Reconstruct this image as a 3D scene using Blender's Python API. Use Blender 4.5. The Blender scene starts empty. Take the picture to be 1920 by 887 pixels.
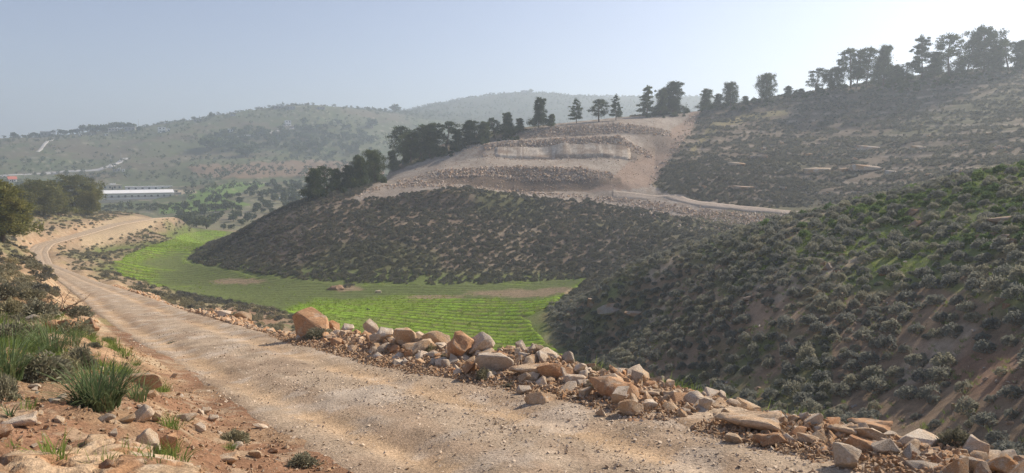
import bpy, bmesh, math, random
import numpy as np
from mathutils import Vector, Matrix, Euler, noise as mnoise

scene = bpy.context.scene
COL = scene.collection
PI = math.pi
rng = np.random.default_rng(7)
random.seed(7)

# ------------------------------------------------------------------ camera
F = 1300.0                     # focal length in photograph pixels (1920 wide)
PITCH = math.atan((443.5 - 310.0) / F)
CP, SP = math.cos(PITCH), math.sin(PITCH)
cam_data = bpy.data.cameras.new("camera")
cam_data.sensor_width = 36.0
cam_data.lens = 36.0 * F / 1920.0
cam_data.clip_start = 0.1
cam_data.clip_end = 20000.0
cam = bpy.data.objects.new("camera", cam_data)
COL.objects.link(cam)
cam.location = (0, 0, 0)
cam.rotation_euler = (PI / 2 - PITCH, 0, 0)
scene.camera = cam

# ------------------------------------------------------------------ light
SUN_AZ = math.radians(57.0)    # to the right of the view direction
SUN_EL = math.radians(37.0)
world = bpy.data.worlds.new("World")
scene.world = world
world.use_nodes = True
wn = world.node_tree.nodes
wl = world.node_tree.links
wn.clear()
wo = wn.new("ShaderNodeOutputWorld")
bg = wn.new("ShaderNodeBackground")
sky = wn.new("ShaderNodeTexSky")
sky.sky_type = 'NISHITA'
sky.sun_disc = False
sky.sun_elevation = SUN_EL
sky.sun_rotation = SUN_AZ
sky.altitude = 700
sky.air_density = 1.0
sky.dust_density = 1.6
sky.ozone_density = 1.6
bg.inputs['Strength'].default_value = 0.09
hs = wn.new('ShaderNodeHueSaturation')      # greyer, dust-laden air
hs.inputs['Saturation'].default_value = 0.84
wl.new(sky.outputs[0], hs.inputs['Color'])
tint = wn.new('ShaderNodeMix'); tint.data_type = 'RGBA'; tint.blend_type = 'MULTIPLY'
tint.inputs[0].default_value = 1.0
tint.inputs[7].default_value = (1.04, 0.975, 1.03, 1)
wl.new(hs.outputs[0], tint.inputs[6])
wl.new(tint.outputs[2], bg.inputs[0])
wl.new(bg.outputs[0], wo.inputs[0])
sun_d = bpy.data.lights.new("sun", 'SUN')
sun_d.energy = 4.7
sun_d.angle = math.radians(0.6)
sun_d.color = (1.0, 0.88, 0.72)
sun = bpy.data.objects.new("sun", sun_d)
COL.objects.link(sun)
sv = Vector((math.sin(SUN_AZ) * math.cos(SUN_EL), math.cos(SUN_AZ) * math.cos(SUN_EL), math.sin(SUN_EL)))
sun.rotation_euler = sv.to_track_quat('Z', 'Y').to_euler()
sun.location = sv * 500

scene.view_settings.view_transform = 'Standard'
scene.view_settings.look = 'None'
scene.view_settings.exposure = 0.50
scene.view_settings.gamma = 1.0
cy = scene.cycles
cy.max_bounces = 5
cy.diffuse_bounces = 3
cy.glossy_bounces = 1
cy.transmission_bounces = 1
cy.transparent_max_bounces = 6
cy.volume_bounces = 1
cy.use_denoising = True
cy.use_adaptive_sampling = False
try:
    cy.denoising_prefilter = 'NONE'
    cy.denoising_input_passes = 'RGB_ALBEDO_NORMAL'
except Exception:
    pass
try:
    cy.denoiser = 'OPENIMAGEDENOISE'
except Exception:
    pass

# ------------------------------------------------------------------ helpers
def tag(o, label=None, cat=None, group=None, kind=None):
    if label: o['label'] = label
    if cat: o['category'] = cat
    if group: o['group'] = group
    if kind: o['kind'] = kind
    return o

def link(name, me, mat=None, parent=None):
    o = bpy.data.objects.new(name, me)
    COL.objects.link(o)
    if mat is not None and me is not None and len(me.materials) == 0:
        me.materials.append(mat)
    if parent is not None: o.parent = parent
    return o

def empty(name, loc, rz=0.0, scale=1.0):
    o = bpy.data.objects.new(name, None)
    COL.objects.link(o)
    o.location = loc
    o.rotation_euler = (0, 0, rz)
    o.scale = (scale,) * 3
    o.empty_display_size = 0.2
    return o

def np_mesh(name, verts, faces, smooth=True):
    """verts (n,3); faces list of (m,k) arrays with k = 3 or 4"""
    me = bpy.data.meshes.new(name)
    verts = np.asarray(verts, dtype=np.float32)
    if not isinstance(faces, (list, tuple)): faces = [faces]
    faces = [np.asarray(f, dtype=np.int32) for f in faces if len(f)]
    me.vertices.add(len(verts))
    me.vertices.foreach_set('co', verts.ravel())
    nl = sum(f.size for f in faces); nf = sum(len(f) for f in faces)
    me.loops.add(nl); me.polygons.add(nf)
    me.loops.foreach_set('vertex_index', np.concatenate([f.ravel() for f in faces]))
    tot = np.concatenate([np.full(len(f), f.shape[1], dtype=np.int32) for f in faces])
    st = np.concatenate([[0], np.cumsum(tot)[:-1]]).astype(np.int32)
    me.polygons.foreach_set('loop_start', st)
    me.polygons.foreach_set('loop_total', tot)
    me.polygons.foreach_set('use_smooth', np.full(nf, bool(smooth)))
    me.update(calc_edges=True)
    return me

def set_col(me, col, name='col'):
    a = me.color_attributes.new(name, 'FLOAT_COLOR', 'POINT')
    c = np.ones((len(me.vertices), 4), dtype=np.float32)
    c[:, :3] = col
    a.data.foreach_set('color', c.ravel())

def set_float(me, name, val):
    a = me.attributes.new(name, 'FLOAT', 'POINT')
    a.data.foreach_set('value', np.asarray(val, dtype=np.float32))

def bm_mesh(name, bm, smooth=False):
    me = bpy.data.meshes.new(name)
    bm.to_mesh(me); bm.free()
    me.polygons.foreach_set('use_smooth', np.full(len(me.polygons), smooth))
    return me

def hash2(ix, iy, seed):
    n = (ix.astype(np.int64) * 374761393 + iy.astype(np.int64) * 668265263 + seed * 1442695041) & 0x7fffffff
    n = ((n ^ (n >> 13)) * 1274126177) & 0x7fffffff
    n = n ^ (n >> 16)
    return (n & 0xffffff) / float(0xffffff)

def vnoise(x, y, seed=0):
    x = np.asarray(x, float); y = np.asarray(y, float)
    ix = np.floor(x).astype(np.int64); iy = np.floor(y).astype(np.int64)
    fx = x - ix; fy = y - iy
    fx = fx * fx * (3 - 2 * fx); fy = fy * fy * (3 - 2 * fy)
    a = hash2(ix, iy, seed); b = hash2(ix + 1, iy, seed)
    c = hash2(ix, iy + 1, seed); d = hash2(ix + 1, iy + 1, seed)
    return (a * (1 - fx) + b * fx) * (1 - fy) + (c * (1 - fx) + d * fx) * fy

def fbm(x, y, seed=0, octv=4, gain=0.5):
    s = 0; a = 1; t = 0
    for i in range(octv):
        s = s + a * vnoise(x * 2 ** i + 17.3 * i, y * 2 ** i - 9.1 * i, seed + i * 31)
        t += a; a *= gain
    return s / t

def sstep(a, b, x):
    t = np.clip((x - a) / (b - a), 0, 1)
    return t * t * (3 - 2 * t)

def unproj(px, py, d):
    a = (px - 960.0) / F; b = (443.5 - py) / F
    dy = CP + b * SP; dz = -SP + b * CP
    return a / dy * d, d, dz / dy * d

def proj(x, y, z):
    zc = np.maximum(y * CP - z * SP, 1e-3)
    yc = y * SP + z * CP
    return 960 + F * x / zc, 443.5 - F * yc / zc

def in_poly(px, py, poly):
    px = np.asarray(px, float); py = np.asarray(py, float)
    r = np.zeros(px.shape, bool)
    n = len(poly)
    for i in range(n):
        x1, y1 = poly[i]; x2, y2 = poly[(i + 1) % n]
        if y1 == y2: continue
        c = ((y1 > py) != (y2 > py)) & (px < (x2 - x1) * (py - y1) / (y2 - y1) + x1)
        r ^= c
    return r

def poly_dist(x, y, pts):
    """distance to a polyline, and the arc parameter (segment index + fraction)"""
    best = np.full(np.shape(x), 1e9); par = np.zeros(np.shape(x)); side = np.zeros(np.shape(x))
    for i in range(len(pts) - 1):
        ax, ay = pts[i][:2]; bx, by = pts[i + 1][:2]
        dx, dy = bx - ax, by - ay
        t = np.clip(((x - ax) * dx + (y - ay) * dy) / (dx * dx + dy * dy), 0, 1)
        d = np.hypot(x - ax - t * dx, y - ay - t * dy)
        m = d < best
        best = np.where(m, d, best); par = np.where(m, i + t, par)
        side = np.where(m, np.sign((x - ax) * dy - (y - ay) * dx), side)   # + is right of travel
    return best, par, side

# ------------------------------------------------------------------ height field
# control points: (photograph column, photograph row, distance forward)
CTRL = [
 # near bank on the left
 (0,880,4.2),(200,872,4.5),(400,884,5.6),(0,800,5.3),(0,740,6.6),(150,760,6.4),(300,790,6.8),(0,680,8.6),(150,690,9),(230,690,10.5),
 (0,600,13),(100,620,14.5),(160,605,22),(0,540,22),(60,540,34),(0,480,45),(40,482,84),(0,448,95),(15,428,165),(100,403,225),(185,403,245),(250,400,264),(330,428,275),
 (-200,700,8),(-200,560,20),(-200,470,50),(-200,410,120),(-200,385,220),(-500,440,60),(-500,600,15),
 # road
 (600,887,6.6),(480,790,8.8),(380,720,11.6),(250,645,17.5),(160,585,29.9),(130,550,51),(105,528,85),(87,512,125),
 (1500,877,6.8),(1200,790,8.8),(1000,740,10.6),(750,685,13.7),(600,650,17),(400,600,25.4),(250,557,45),(150,525,105),
 (67,504,132),(64,466,165),(85,456,171),(150,438,190),(215,420,212),(280,410,235),(300,412,262),(118,505,122),(150,492,150),
 # hidden slope under the berm and the slope left of the field
 (450,660,32),(350,580,60),(350,565,80),(450,576,90),(250,537,75),(200,507,125),(300,440,215),(250,462,182),(200,482,160),(330,436,250),(345,440,265),
 (700,745,26),(700,735,45),(700,665,78),(1000,830,18),(1000,790,35),(1000,712,66),(1300,900,14),(1300,810,31),(1600,960,11),(1600,880,20),
 (1900,1000,9),(1900,920,15),(1750,830,28),
 # field on the valley floor
 (215,486,185),(300,455,227),(400,432,275),(420,434,285),(240,521,152),(330,545,133),(520,576,115),(700,580,110),(900,640,90),(560,532,139),(900,560,121),
 (1090,522,139),(1000,592,105),(1010,626,94),(1000,672,80),(1080,692,74),(920,655,86),
 # near hill on the right
 (1920,320,58),(1700,380,62),(1500,430,68),(1300,480,80),(1150,520,92),(1000,587,105.5),
 (1900,850,24),(1900,700,29),(1900,550,36),(1900,420,46),(1700,790,32),(1700,700,37),(1700,560,45),(1700,450,55),
 (1500,795,36),(1500,700,42),(1500,600,48),(1500,500,57),(1300,725,51),(1300,620,60),(1300,540,70),(1100,690,74),(1100,650,81),(1100,580,92),
 (2200,850,20),(2200,600,28),(2200,330,48),(2200,290,58),(2600,600,20),
 # dip behind it and the big hill behind
 (1920,375,80),(1920,345,105),(1900,300,130),(1900,250,165),(1900,200,205),(1900,130,255),(1900,160,300),(1900,260,420),
 (1700,425,90),(1700,385,115),(1700,350,140),(1700,300,175),(1700,230,220),(1700,147,265),(1700,175,310),(1700,280,440),
 (1500,470,98),(1500,425,130),(1500,400,150),(1500,350,175),(1500,290,210),(1500,230,250),(1500,175,285),(1500,210,330),(1500,300,460),
 (1300,508,103),(1300,470,125),(1300,440,145),(1300,402,165),(1300,386,172),(1300,330,195),(1300,270,235),(1300,212,285),(1300,235,330),(1300,310,460),
 (1400,165+28,287),(1600,163,275),
 (2200,280,130),(2200,180,200),(2200,110,260),(2200,200,400),(2700,250,120),(2700,180,200),
 # middle hill with the terraces
 (1150,540,114),(1150,506,135),(1150,450,155),(1150,400,175),(1150,370,188),(1150,310,215),(1150,250,253),(1150,222,278),(1150,245,330),(1150,330,460),
 (1000,526,139),(1000,450,160),(1000,385,182),(1000,320,207),(1000,275,235),(1000,238,266),(1000,275,310),(1000,360,420),
 (850,531,138),(850,450,160),(850,375,186),(850,330,206),(850,278,240),(850,330,285),(850,400,400),
 (700,530,139),(700,450,160),(700,388,181),(700,346,204),(740,326,216),(740,385,262),(700,408,235),(700,440,285),(620,440,260),
 (550,525,144),(550,450,165),(570,374,191),(550,462,240),(450,508,156),(450,434,186),(450,472,222),(370,494,171),(352,486,180),(380,455,250),
 # far side of the valley
 (420,425,325),(500,412,350),(480,380,400),(550,362,440),(400,360,470),(260,366,500),(260,392,430),(300,412,370),(150,372,460),(50,352,560),
 (260,332,600),(300,312,650),(50,322,640),(100,268,760),(250,264,790),(330,253,800),(450,224,880),(550,201,930),(640,206,960),(740,213,1000),
 (500,282,740),(600,292,720),(600,240,840),(450,262,800),(700,252,860),(600,332,560),(640,372,440),(700,330,560),(780,300,700),(800,250,900),
 (0,269,760),(-200,270,760),(-200,340,560),(-500,280,700),(-500,360,300),
 (0,285,1150),(200,285,1150),(450,245,1250),(640,232,1250),
 (800,206,1260),(880,186,1380),(980,173,1450),(1080,181,1450),(1200,183,1450),(1320,182,1450),(1320,230,1150),(980,230,1150),(1200,225,1150),(860,215,1150),
 (980,225,1900),(1300,225,1900),(700,262,1900),(300,290,1900),(1700,220,900),(1700,230,1500),(2200,260,900),(1000,300,700),(1250,290,700),
]
def build_ctrl():
    P = []
    for px, py, d in CTRL:
        x, y, z = unproj(px, py, d)
        r = math.hypot(x, y)
        P.append((math.atan2(x, y), math.log(r), z / r))
    # ground near and behind the camera, and far to the sides
    for th in np.linspace(-PI, PI, 13):
        for r, z in ((0.5, -1.62), (1.5, -1.66)):
            P.append((th, math.log(r), z / r))
    for th, r, z in [(0.0,3.2,-1.95),(0.75,3.2,-2.15),(-0.5,3.0,-1.75),(1.2,5,-2.2),(1.2,14,-3.5),(1.0,30,-7),(1.3,60,-4),(1.2,150,8),(1.2,350,35),(1.3,1200,40),
                     (-1.2,5,-1.4),(-1.2,14,0.0),(-1.2,50,2),(-1.2,200,8),(-1.2,900,30)]:
        P.append((th, math.log(r), z / r))
    for s in (-1, 1):
        for th in (1.9, 2.6, PI):
            for r, z in ((6, -1.0 if s < 0 else -1.3), (25, 1), (120, 6), (500, 25), (2000, 60)):
                P.append((s * th, math.log(r), z / r))
    return np.array(P)
CT = build_ctrl()
# thin plate spline for slope z/r over (bearing, log distance)
def tps_fit(P, lam=4e-4):
    n = len(P)
    d2 = (P[:, None, 0] - P[None, :, 0]) ** 2 + (P[:, None, 1] - P[None, :, 1]) ** 2
    K = 0.5 * d2 * np.log(d2 + 1e-12)
    A = np.zeros((n + 3, n + 3))
    A[:n, :n] = K + lam * np.eye(n)
    A[:n, n] = 1; A[:n, n + 1:] = P[:, :2]
    A[n, :n] = 1; A[n + 1:, :n] = P[:, :2].T
    b = np.zeros(n + 3); b[:n] = P[:, 2]
    return np.linalg.solve(A, b)
TW = tps_fit(CT)
def tps_eval(th, lr):
    th = np.asarray(th, np.float32).ravel(); lr = np.asarray(lr, np.float32).ravel()
    out = np.empty(len(th), np.float32)
    n = len(CT)
    c0 = CT[:, 0].astype(np.float32); c1 = CT[:, 1].astype(np.float32); w = TW[:n].astype(np.float32)
    for s in range(0, len(th), 20000):
        a = th[s:s + 20000, None] - c0; b = lr[s:s + 20000, None] - c1
        d2 = a * a + b * b
        out[s:s + 20000] = (0.5 * d2 * np.log(d2 + 1e-12)) @ w
    return out.astype(float) + TW[n] + TW[n + 1] * th + TW[n + 2] * lr

# road centre line in the world (x, y, z)
ROAD = np.array([(8.5,-10,-0.9),(2.8+1.7,0,-1.96),(2.7,3.2,-2.42),(0.58,6.7,-2.94),(-1.15,8.8,-3.25),(-3.44,11.6,-3.66),(-7.53,17.3,-4.5),(-13.35,25.4,-5.68),(-26.6,45,-8.5),
                 (-54,85,-14.3),(-80.5,122,-18.9),(-96,140,-20.1),(-109,158,-19.9),(-116,171,-19.4),(-118.5,190,-18.75),(-121.5,212,-17.95),(-123,235,-17.9),(-130,262,-19.6),(-146,290,-23.5),(-165,315,-27)])
def road_z(par):
    return np.interp(par, np.arange(len(ROAD)), ROAD[:, 2])
def road_half(par):
    return np.interp(par, [0, 3, 4, 5, 6, 7, 8, 9, 11, 18], [2.0, 1.88, 1.7, 1.5, 1.47, 1.5, 1.65, 1.75, 2.0, 2.2])

# terrace patch on the middle hill: columns of (row, distance) knots
TPX = np.array([720,780,830,910,980,1090,1160,1230,1300.])
TD = np.array([186,196.5,204.3,222,230,241.6,247.4,263,272.])
TPY = np.array([[370, 362, 354, 362, 370, 376, 384, 374, 352],
 [356, 346, 342, 353, 360, 357, 341, 348, 328],
 [346, 334, 320, 315, 313, 317, 326, 338, 319],
 [340, 322, 308, 294, 299, 298, 296, 306, 289],
 [334, 312, 297, 271, 264, 259, 256, 293, 282],
 [328, 304, 286, 265, 261, 255, 252, 256, 264],
 [324, 296, 278, 254, 244, 233, 231, 240, 259],
 [320, 292, 270, 247, 239, 228, 223, 226, 240],
 [318, 290, 268, 246, 237, 226, 220, 219, 230]], float)
def terrace_py(px, d):
    cols = np.clip(np.interp(px, TPX, np.arange(len(TPX))), 0, len(TPX) - 1.0001)
    i = np.floor(cols).astype(int); f = cols - i
    rows = np.clip(np.interp(d, TD, np.arange(len(TD))), 0, len(TD) - 1.0001)
    k = np.floor(rows).astype(int); g = rows - k
    g = np.where(k % 2 == 1, g, g)
    a = TPY[k, i] * (1 - f) + TPY[k, i + 1] * f
    b = TPY[k + 1, i] * (1 - f) + TPY[k + 1, i + 1] * f
    return a * (1 - g) + b * g

def height_raw(x, y, th, lr):
    r = np.exp(lr)
    z = tps_eval(th, lr) * r
    front = (y > 1)
    px, py = proj(x, np.where(front, y, 1), z)
    # terraces
    sel = front & (px > 670) & (px < 1360) & (y > 178) & (y < 282)
    if sel.any():
        xs, ys, ps, zs = x[sel], y[sel], px[sel], z[sel]
        dj = (fbm(xs / 9, ys / 9, 5, 3) - 0.5) * 3
        zt = unproj(ps, terrace_py(ps + (fbm(xs / 14, ys / 14, 8, 2) - .5) * 8, ys + dj), ys)[2]
        m = sstep(690, 740, ps) * (1 - sstep(1300, 1350, ps)) * sstep(179, 187, ys) * (1 - sstep(262, 280, ys))
        z[sel] = zs * (1 - m) + zt * m
    # natural relief, growing with distance
    far = sstep(6, 60, r)
    amp = np.where(r < 400, 0.55, 1.6) * far
    fl = np.exp(-((z + 23.5) / 2.2) ** 2) * (r < 300) * (r > 60)
    amp = amp * (1 - 0.85 * fl)
    ramp = 1 - sstep(178, 190, y) * (1 - sstep(268, 285, y)) * sstep(680, 740, px) * (1 - sstep(1290, 1340, px))
    z = z + amp * ramp * (fbm(x / 11, y / 11, 3, 4) - 0.5) * 1.6
    farm = sstep(330, 500, r)
    z = z + farm * (fbm(x / 60, y / 60, 13, 3) - 0.5) * 7
    # strata of the big right hill, field terraces across the valley
    bh = sstep(1240, 1330, px) * sstep(140, 165, y) * (1 - sstep(300, 340, y)) * front
    for m, h, k in ((bh, 2.9, 0.20), (farm * front, 3.4, 0.40)):
        t = z / h + 1.1 * fbm(x / 45, y / 45, 21, 2) + 0.5 * fbm(x / 12, y / 12, 23, 3)
        f = t - np.floor(t)
        z = z + m * h * k * (sstep(0.62, 1.0, f) - f + 0.3)
    # road bench
    d, par, side = poly_dist(x, y, ROAD)
    hw = road_half(par)
    zr = road_z(par)
    w_in = np.where(side < 0, 1.6 * np.interp(par, [0, 6, 9, 17], [1, 1, 1.6, 2.2]), 1.3 * np.interp(par, [0, 6, 9, 12, 15, 18], [1, 1, 1.6, 3, 6, 7]))
    m = 1 - sstep(hw - 0.30, hw + w_in, d)
    under = (0.10 + 0.0012 * r) * (1 - sstep(hw - 0.55, hw - 0.1, d)) + 0.0005 * r
    z = z * (1 - m) + (zr - under) * m
    # rubble berm along the right edge of the road
    berm = np.exp(-((d - hw - 1.25) / 0.75) ** 2) * (side > 0) * (par < 10.2)
    bh_ = np.interp(par, [0, 3, 5, 7, 9, 10.2], [0.55, 0.55, 0.6, 0.45, 0.4, 0.2])
    z = z + berm * bh_ * (0.7 + 0.6 * fbm(x / 1.3, y / 1.3, 61, 2) * (1 - sstep(15, 40, r)))
    # small relief of the near ground
    nr = (1 - sstep(20, 60, r)) * (1 - m)
    z = z + nr * ((fbm(x / 0.8, y / 0.8, 71, 4) - 0.5) * 0.26 * sstep(2, 5, r) + (fbm(x / 0.16, y / 0.16, 77, 3) - 0.5) * 0.07)
    return z, d, par, side, px, py

# polar sheet: fine where the lens looks, coarse elsewhere
fine = np.arange(-0.78, 0.7801, 0.0025)
left = np.linspace(-PI, -0.78, 110)[:-1]
right = np.linspace(0.78, PI, 110)[1:]
TH = np.concatenate([left, fine, right])
LR = np.concatenate([np.linspace(math.log(0.4), math.log(2.6), 26)[:-1], np.arange(math.log(2.6), math.log(60), 0.0062),
                     np.arange(math.log(60), math.log(345), 0.0052), np.arange(math.log(345), math.log(1600), 0.0085), np.linspace(math.log(1600), math.log(2600), 14)])
LR = np.unique(LR)
GT, GL = np.meshgrid(TH, LR)          # rows: distance, columns: bearing
GX = np.exp(GL) * np.sin(GT); GY = np.exp(GL) * np.cos(GT)
_z, _d, _par, _side, _px, _py = height_raw(GX.ravel(), GY.ravel(), GT.ravel(), GL.ravel())
GZ = _z.reshape(GX.shape)
RD = _d.reshape(GX.shape); RPAR = _par.reshape(GX.shape); RSIDE = _side.reshape(GX.shape)
GZ[:, -1] = GZ[:, 0]                  # close the seam behind the camera
_front = GY > 1
GPX, GPY = proj(GX, np.where(_front, GY, 1), GZ)
GPX[~_front] = -9999; GPY[~_front] = -9999
# what the lens sees of the ground (running horizon along each bearing)
_s = GZ / np.exp(GL)
_run = np.maximum.accumulate(_s, axis=0)
GHID = np.vstack([np.full((1, _s.shape[1]), -9.0), _run[:-1]]) - _s      # >0: hidden by that much (in slope)

def grid_at(x, y):
    th = np.arctan2(x, y); lr = np.log(np.maximum(np.hypot(x, y), 0.41))
    ci = np.clip(np.searchsorted(TH, th) - 1, 0, len(TH) - 2)
    ri = np.clip(np.searchsorted(LR, lr) - 1, 0, len(LR) - 2)
    u = np.clip((th - TH[ci]) / (TH[ci + 1] - TH[ci]), 0, 1)
    v = np.clip((lr - LR[ri]) / (LR[ri + 1] - LR[ri]), 0, 1)
    return ri, ci, v, u
def sample(G, x, y):
    x = np.asarray(x, float); y = np.asarray(y, float)
    ri, ci, v, u = grid_at(x, y)
    return (G[ri, ci] * (1 - u) + G[ri, ci + 1] * u) * (1 - v) + (G[ri + 1, ci] * (1 - u) + G[ri + 1, ci + 1] * u) * v
def H(x, y):
    return sample(GZ, x, y)
def hidden(x, y, lift=0.0):
    return sample(GHID, x, y) - lift / np.hypot(x, y)

def pick(px, py, dmin=2.0, dmax=2400.0):
    """first ground point met by the sight line through a photograph pixel"""
    rs = np.exp(np.arange(math.log(dmin), math.log(dmax), 0.002))
    x, y, z = unproj(px, py, rs)
    hz = H(x, y)
    hit = np.nonzero(z <= hz)[0]
    if len(hit) == 0: 
        k = int(np.argmin(z / rs - hz / rs))
    else: k = hit[0]
    return float(x[k]), float(y[k]), float(hz[k])

# ------------------------------------------------------------------ materials
def new_mat(name):
    m = bpy.data.materials.new(name)
    m.use_nodes = True
    nt = m.node_tree
    nt.nodes.clear()
    return m, nt, nt.nodes, nt.links
def out_bsdf(nt, rough=0.9, spec=0.15):
    o = nt.nodes.new("ShaderNodeOutputMaterial")
    b = nt.nodes.new("ShaderNodeBsdfPrincipled")
    b.inputs['Roughness'].default_value = rough
    b.inputs['Specular IOR Level'].default_value = spec
    nt.links.new(b.outputs[0], o.inputs[0])
    return b
def n_noise(nt, vec, scale, detail=3, rough=0.6):
    n = nt.nodes.new("ShaderNodeTexNoise")
    n.inputs['Scale'].default_value = scale
    n.inputs['Detail'].default_value = detail
    n.inputs['Roughness'].default_value = rough
    if vec is not None: nt.links.new(vec, n.inputs['Vector'])
    return n.outputs['Fac']
def n_ramp(nt, fac, stops):
    r = nt.nodes.new("ShaderNodeValToRGB")
    e = r.color_ramp.elements
    while len(e) < len(stops): e.new(0.5)
    for k, (p, c) in enumerate(stops):
        e[k].position = p
        e[k].color = (c[0], c[1], c[2], 1) if not np.isscalar(c) else (c, c, c, 1)
    nt.links.new(fac, r.inputs[0])
    return r.outputs[0]
def n_mix(nt, fac, a, b, mode='MIX'):
    m = nt.nodes.new("ShaderNodeMix")
    m.data_type = 'RGBA'; m.blend_type = mode
    for sock, v in ((m.inputs[0], fac), (m.inputs[6], a), (m.inputs[7], b)):
        if hasattr(v, 'is_linked'): nt.links.new(v, sock)
        elif np.isscalar(v): sock.default_value = v
        else: sock.default_value = (v[0], v[1], v[2], 1)
    return m.outputs[2]
def n_bump(nt, bsdf, h, strength=0.5, dist=0.05):
    b = nt.nodes.new("ShaderNodeBump")
    b.inputs['Strength'].default_value = strength
    b.inputs['Distance'].default_value = dist
    nt.links.new(h, b.inputs['Height'])
    nt.links.new(b.outputs[0], bsdf.inputs['Normal'])
def n_coord(nt, kind='Object'):
    return nt.nodes.new("ShaderNodeTexCoord").outputs[kind]
def n_attr(nt, name):
    a = nt.nodes.new("ShaderNodeAttribute"); a.attribute_name = name
    return a.outputs['Color']
def n_rand(nt):
    return nt.nodes.new("ShaderNodeObjectInfo").outputs['Random']

def ground_material(name, fine=26.0, bump=0.04, speck=True):
    m, nt, N, L = new_mat(name)
    b = out_bsdf(nt, 0.95, 0.08)
    co = n_coord(nt)
    c = n_attr(nt, 'col')
    f1 = n_noise(nt, co, fine, 4, 0.7)
    f2 = n_noise(nt, co, 1.7, 4, 0.65)
    c = n_mix(nt, 1.0, c, n_ramp(nt, f1, [(0.25, 0.50), (0.5, 1.0), (0.75, 1.55)]), 'MULTIPLY')
    c = n_mix(nt, 1.0, c, n_ramp(nt, f2, [(0.3, 0.74), (0.7, 1.26)]), 'MULTIPLY')
    if speck:
        v = N.new("ShaderNodeTexVoronoi"); v.inputs['Scale'].default_value = fine * 0.9
        L.new(co, v.inputs['Vector'])
        sp = n_ramp(nt, v.outputs['Distance'], [(0.10, 1.0), (0.22, 0.0)])
        sel = n_ramp(nt, n_noise(nt, co, 3.1, 2), [(0.48, 0.0), (0.62, 0.55)])
        g = n_mix(nt, 1.0, sp, sel, 'MULTIPLY')
        c = n_mix(nt, g, c, (0.50, 0.42, 0.34))
    L.new(c, b.inputs['Base Color'])
    n_bump(nt, b, f1, 0.7, bump)
    return m

M_GROUND = ground_material('ground_soil')
M_ROAD = ground_material('road_gravel', 30.0, 0.03)
M_FIELD = ground_material('field_crop', 5.0, 0.06, False)

def rock_material(name, tint=(1, 1, 1), scale=3.0):
    m, nt, N, L = new_mat(name)
    b = out_bsdf(nt, 0.9, 0.2)
    co = n_coord(nt)
    rnd = n_rand(nt)
    shift = N.new("ShaderNodeVectorMath"); shift.operation = 'ADD'
    cmb = N.new("ShaderNodeCombineXYZ"); L.new(rnd, cmb.inputs[0]); L.new(rnd, cmb.inputs[1])
    sc = N.new("ShaderNodeVectorMath"); sc.operation = 'SCALE'; sc.inputs['Scale'].default_value = 37.0
    L.new(cmb.outputs[0], sc.inputs[0])
    L.new(co, shift.inputs[0]); L.new(sc.outputs[0], shift.inputs[1])
    v = shift.outputs[0]
    base = n_ramp(nt, rnd, [(0.0, (0.42, 0.30, 0.19)), (0.25, (0.46, 0.37, 0.28)), (0.5, (0.36, 0.28, 0.21)), (0.72, (0.47, 0.41, 0.34)), (0.88, (0.40, 0.23, 0.13)), (1.0, (0.38, 0.36, 0.33))])
    n1 = n_noise(nt, v, scale * 0.7, 4, 0.6)
    n2 = n_noise(nt, v, scale * 2.1, 5, 0.7)
    n3 = n_noise(nt, v, scale * 9, 4, 0.75)
    c = n_mix(nt, n_ramp(nt, n1, [(0.44, 0.0), (0.60, 0.85)]), base, (0.45, 0.25, 0.12))
    c = n_mix(nt, n_ramp(nt, n2, [(0.52, 0.0), (0.66, 0.8)]), c, (0.56, 0.51, 0.45))
    c = n_mix(nt, 1.0, c, n_ramp(nt, n3, [(0.25, 0.62), (0.55, 1.05), (0.8, 1.3)]), 'MULTIPLY')
    c = n_mix(nt, 1.0, c, tint, 'MULTIPLY')
    L.new(c, b.inputs['Base Color'])
    n_bump(nt, b, n3, 0.7, 0.03)
    return m
M_ROCK = rock_material("limestone_warm", (1.15, 1.08, 0.98))
M_ROCKPALE = rock_material('limestone_pale', (1.02, 1.05, 1.08))
M_ROCKWALL = rock_material('limestone_rubble', (1.12, 1.20, 1.32))

def leaf_material(name, c0, c1, trans=0.3, nscale=1.2, tip=None):
    m, nt, N, L = new_mat(name)
    o = N.new("ShaderNodeOutputMaterial")
    co = n_coord(nt)
    n = n_noise(nt, co, nscale, 3, 0.6)
    c = n_mix(nt, n_ramp(nt, n, [(0.32, 0.0), (0.68, 1.0)]), c0, c1)
    r = n_rand(nt)
    c = n_mix(nt, 1.0, c, n_ramp(nt, r, [(0.0, (0.75, 0.76, 0.80)), (0.5, (1.0, 1.0, 1.0)), (1.0, (1.3, 1.22, 1.05))]), 'MULTIPLY')
    d = N.new("ShaderNodeBsdfDiffuse"); t = N.new("ShaderNodeBsdfTranslucent")
    L.new(c, d.inputs[0]); L.new(c, t.inputs[0])
    mx = N.new("ShaderNodeMixShader"); mx.inputs[0].default_value = trans
    L.new(d.outputs[0], mx.inputs[1]); L.new(t.outputs[0], mx.inputs[2])
    L.new(mx.outputs[0], o.inputs[0])
    return m
M_PINE = leaf_material('pine_needles', (0.044, 0.068, 0.032), (0.105, 0.130, 0.055), 0.32, 0.6)
M_PINEWARM = leaf_material('pine_needles_sunny', (0.105, 0.125, 0.042), (0.24, 0.235, 0.090), 0.28, 0.5)  # warm sunlight on the left shoulder pines put into the needle colour
M_OLIVE = leaf_material('olive_leaves', (0.060, 0.080, 0.045), (0.12, 0.14, 0.08), 0.25, 0.5)
M_SHRUB = leaf_material('thorny_shrub', (0.125, 0.128, 0.110), (0.235, 0.230, 0.190), 0.35, 2.5)
M_SHRUBSAGE = leaf_material('sage_shrub', (0.205, 0.215, 0.190), (0.37, 0.37, 0.315), 0.45, 2.5)
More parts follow.
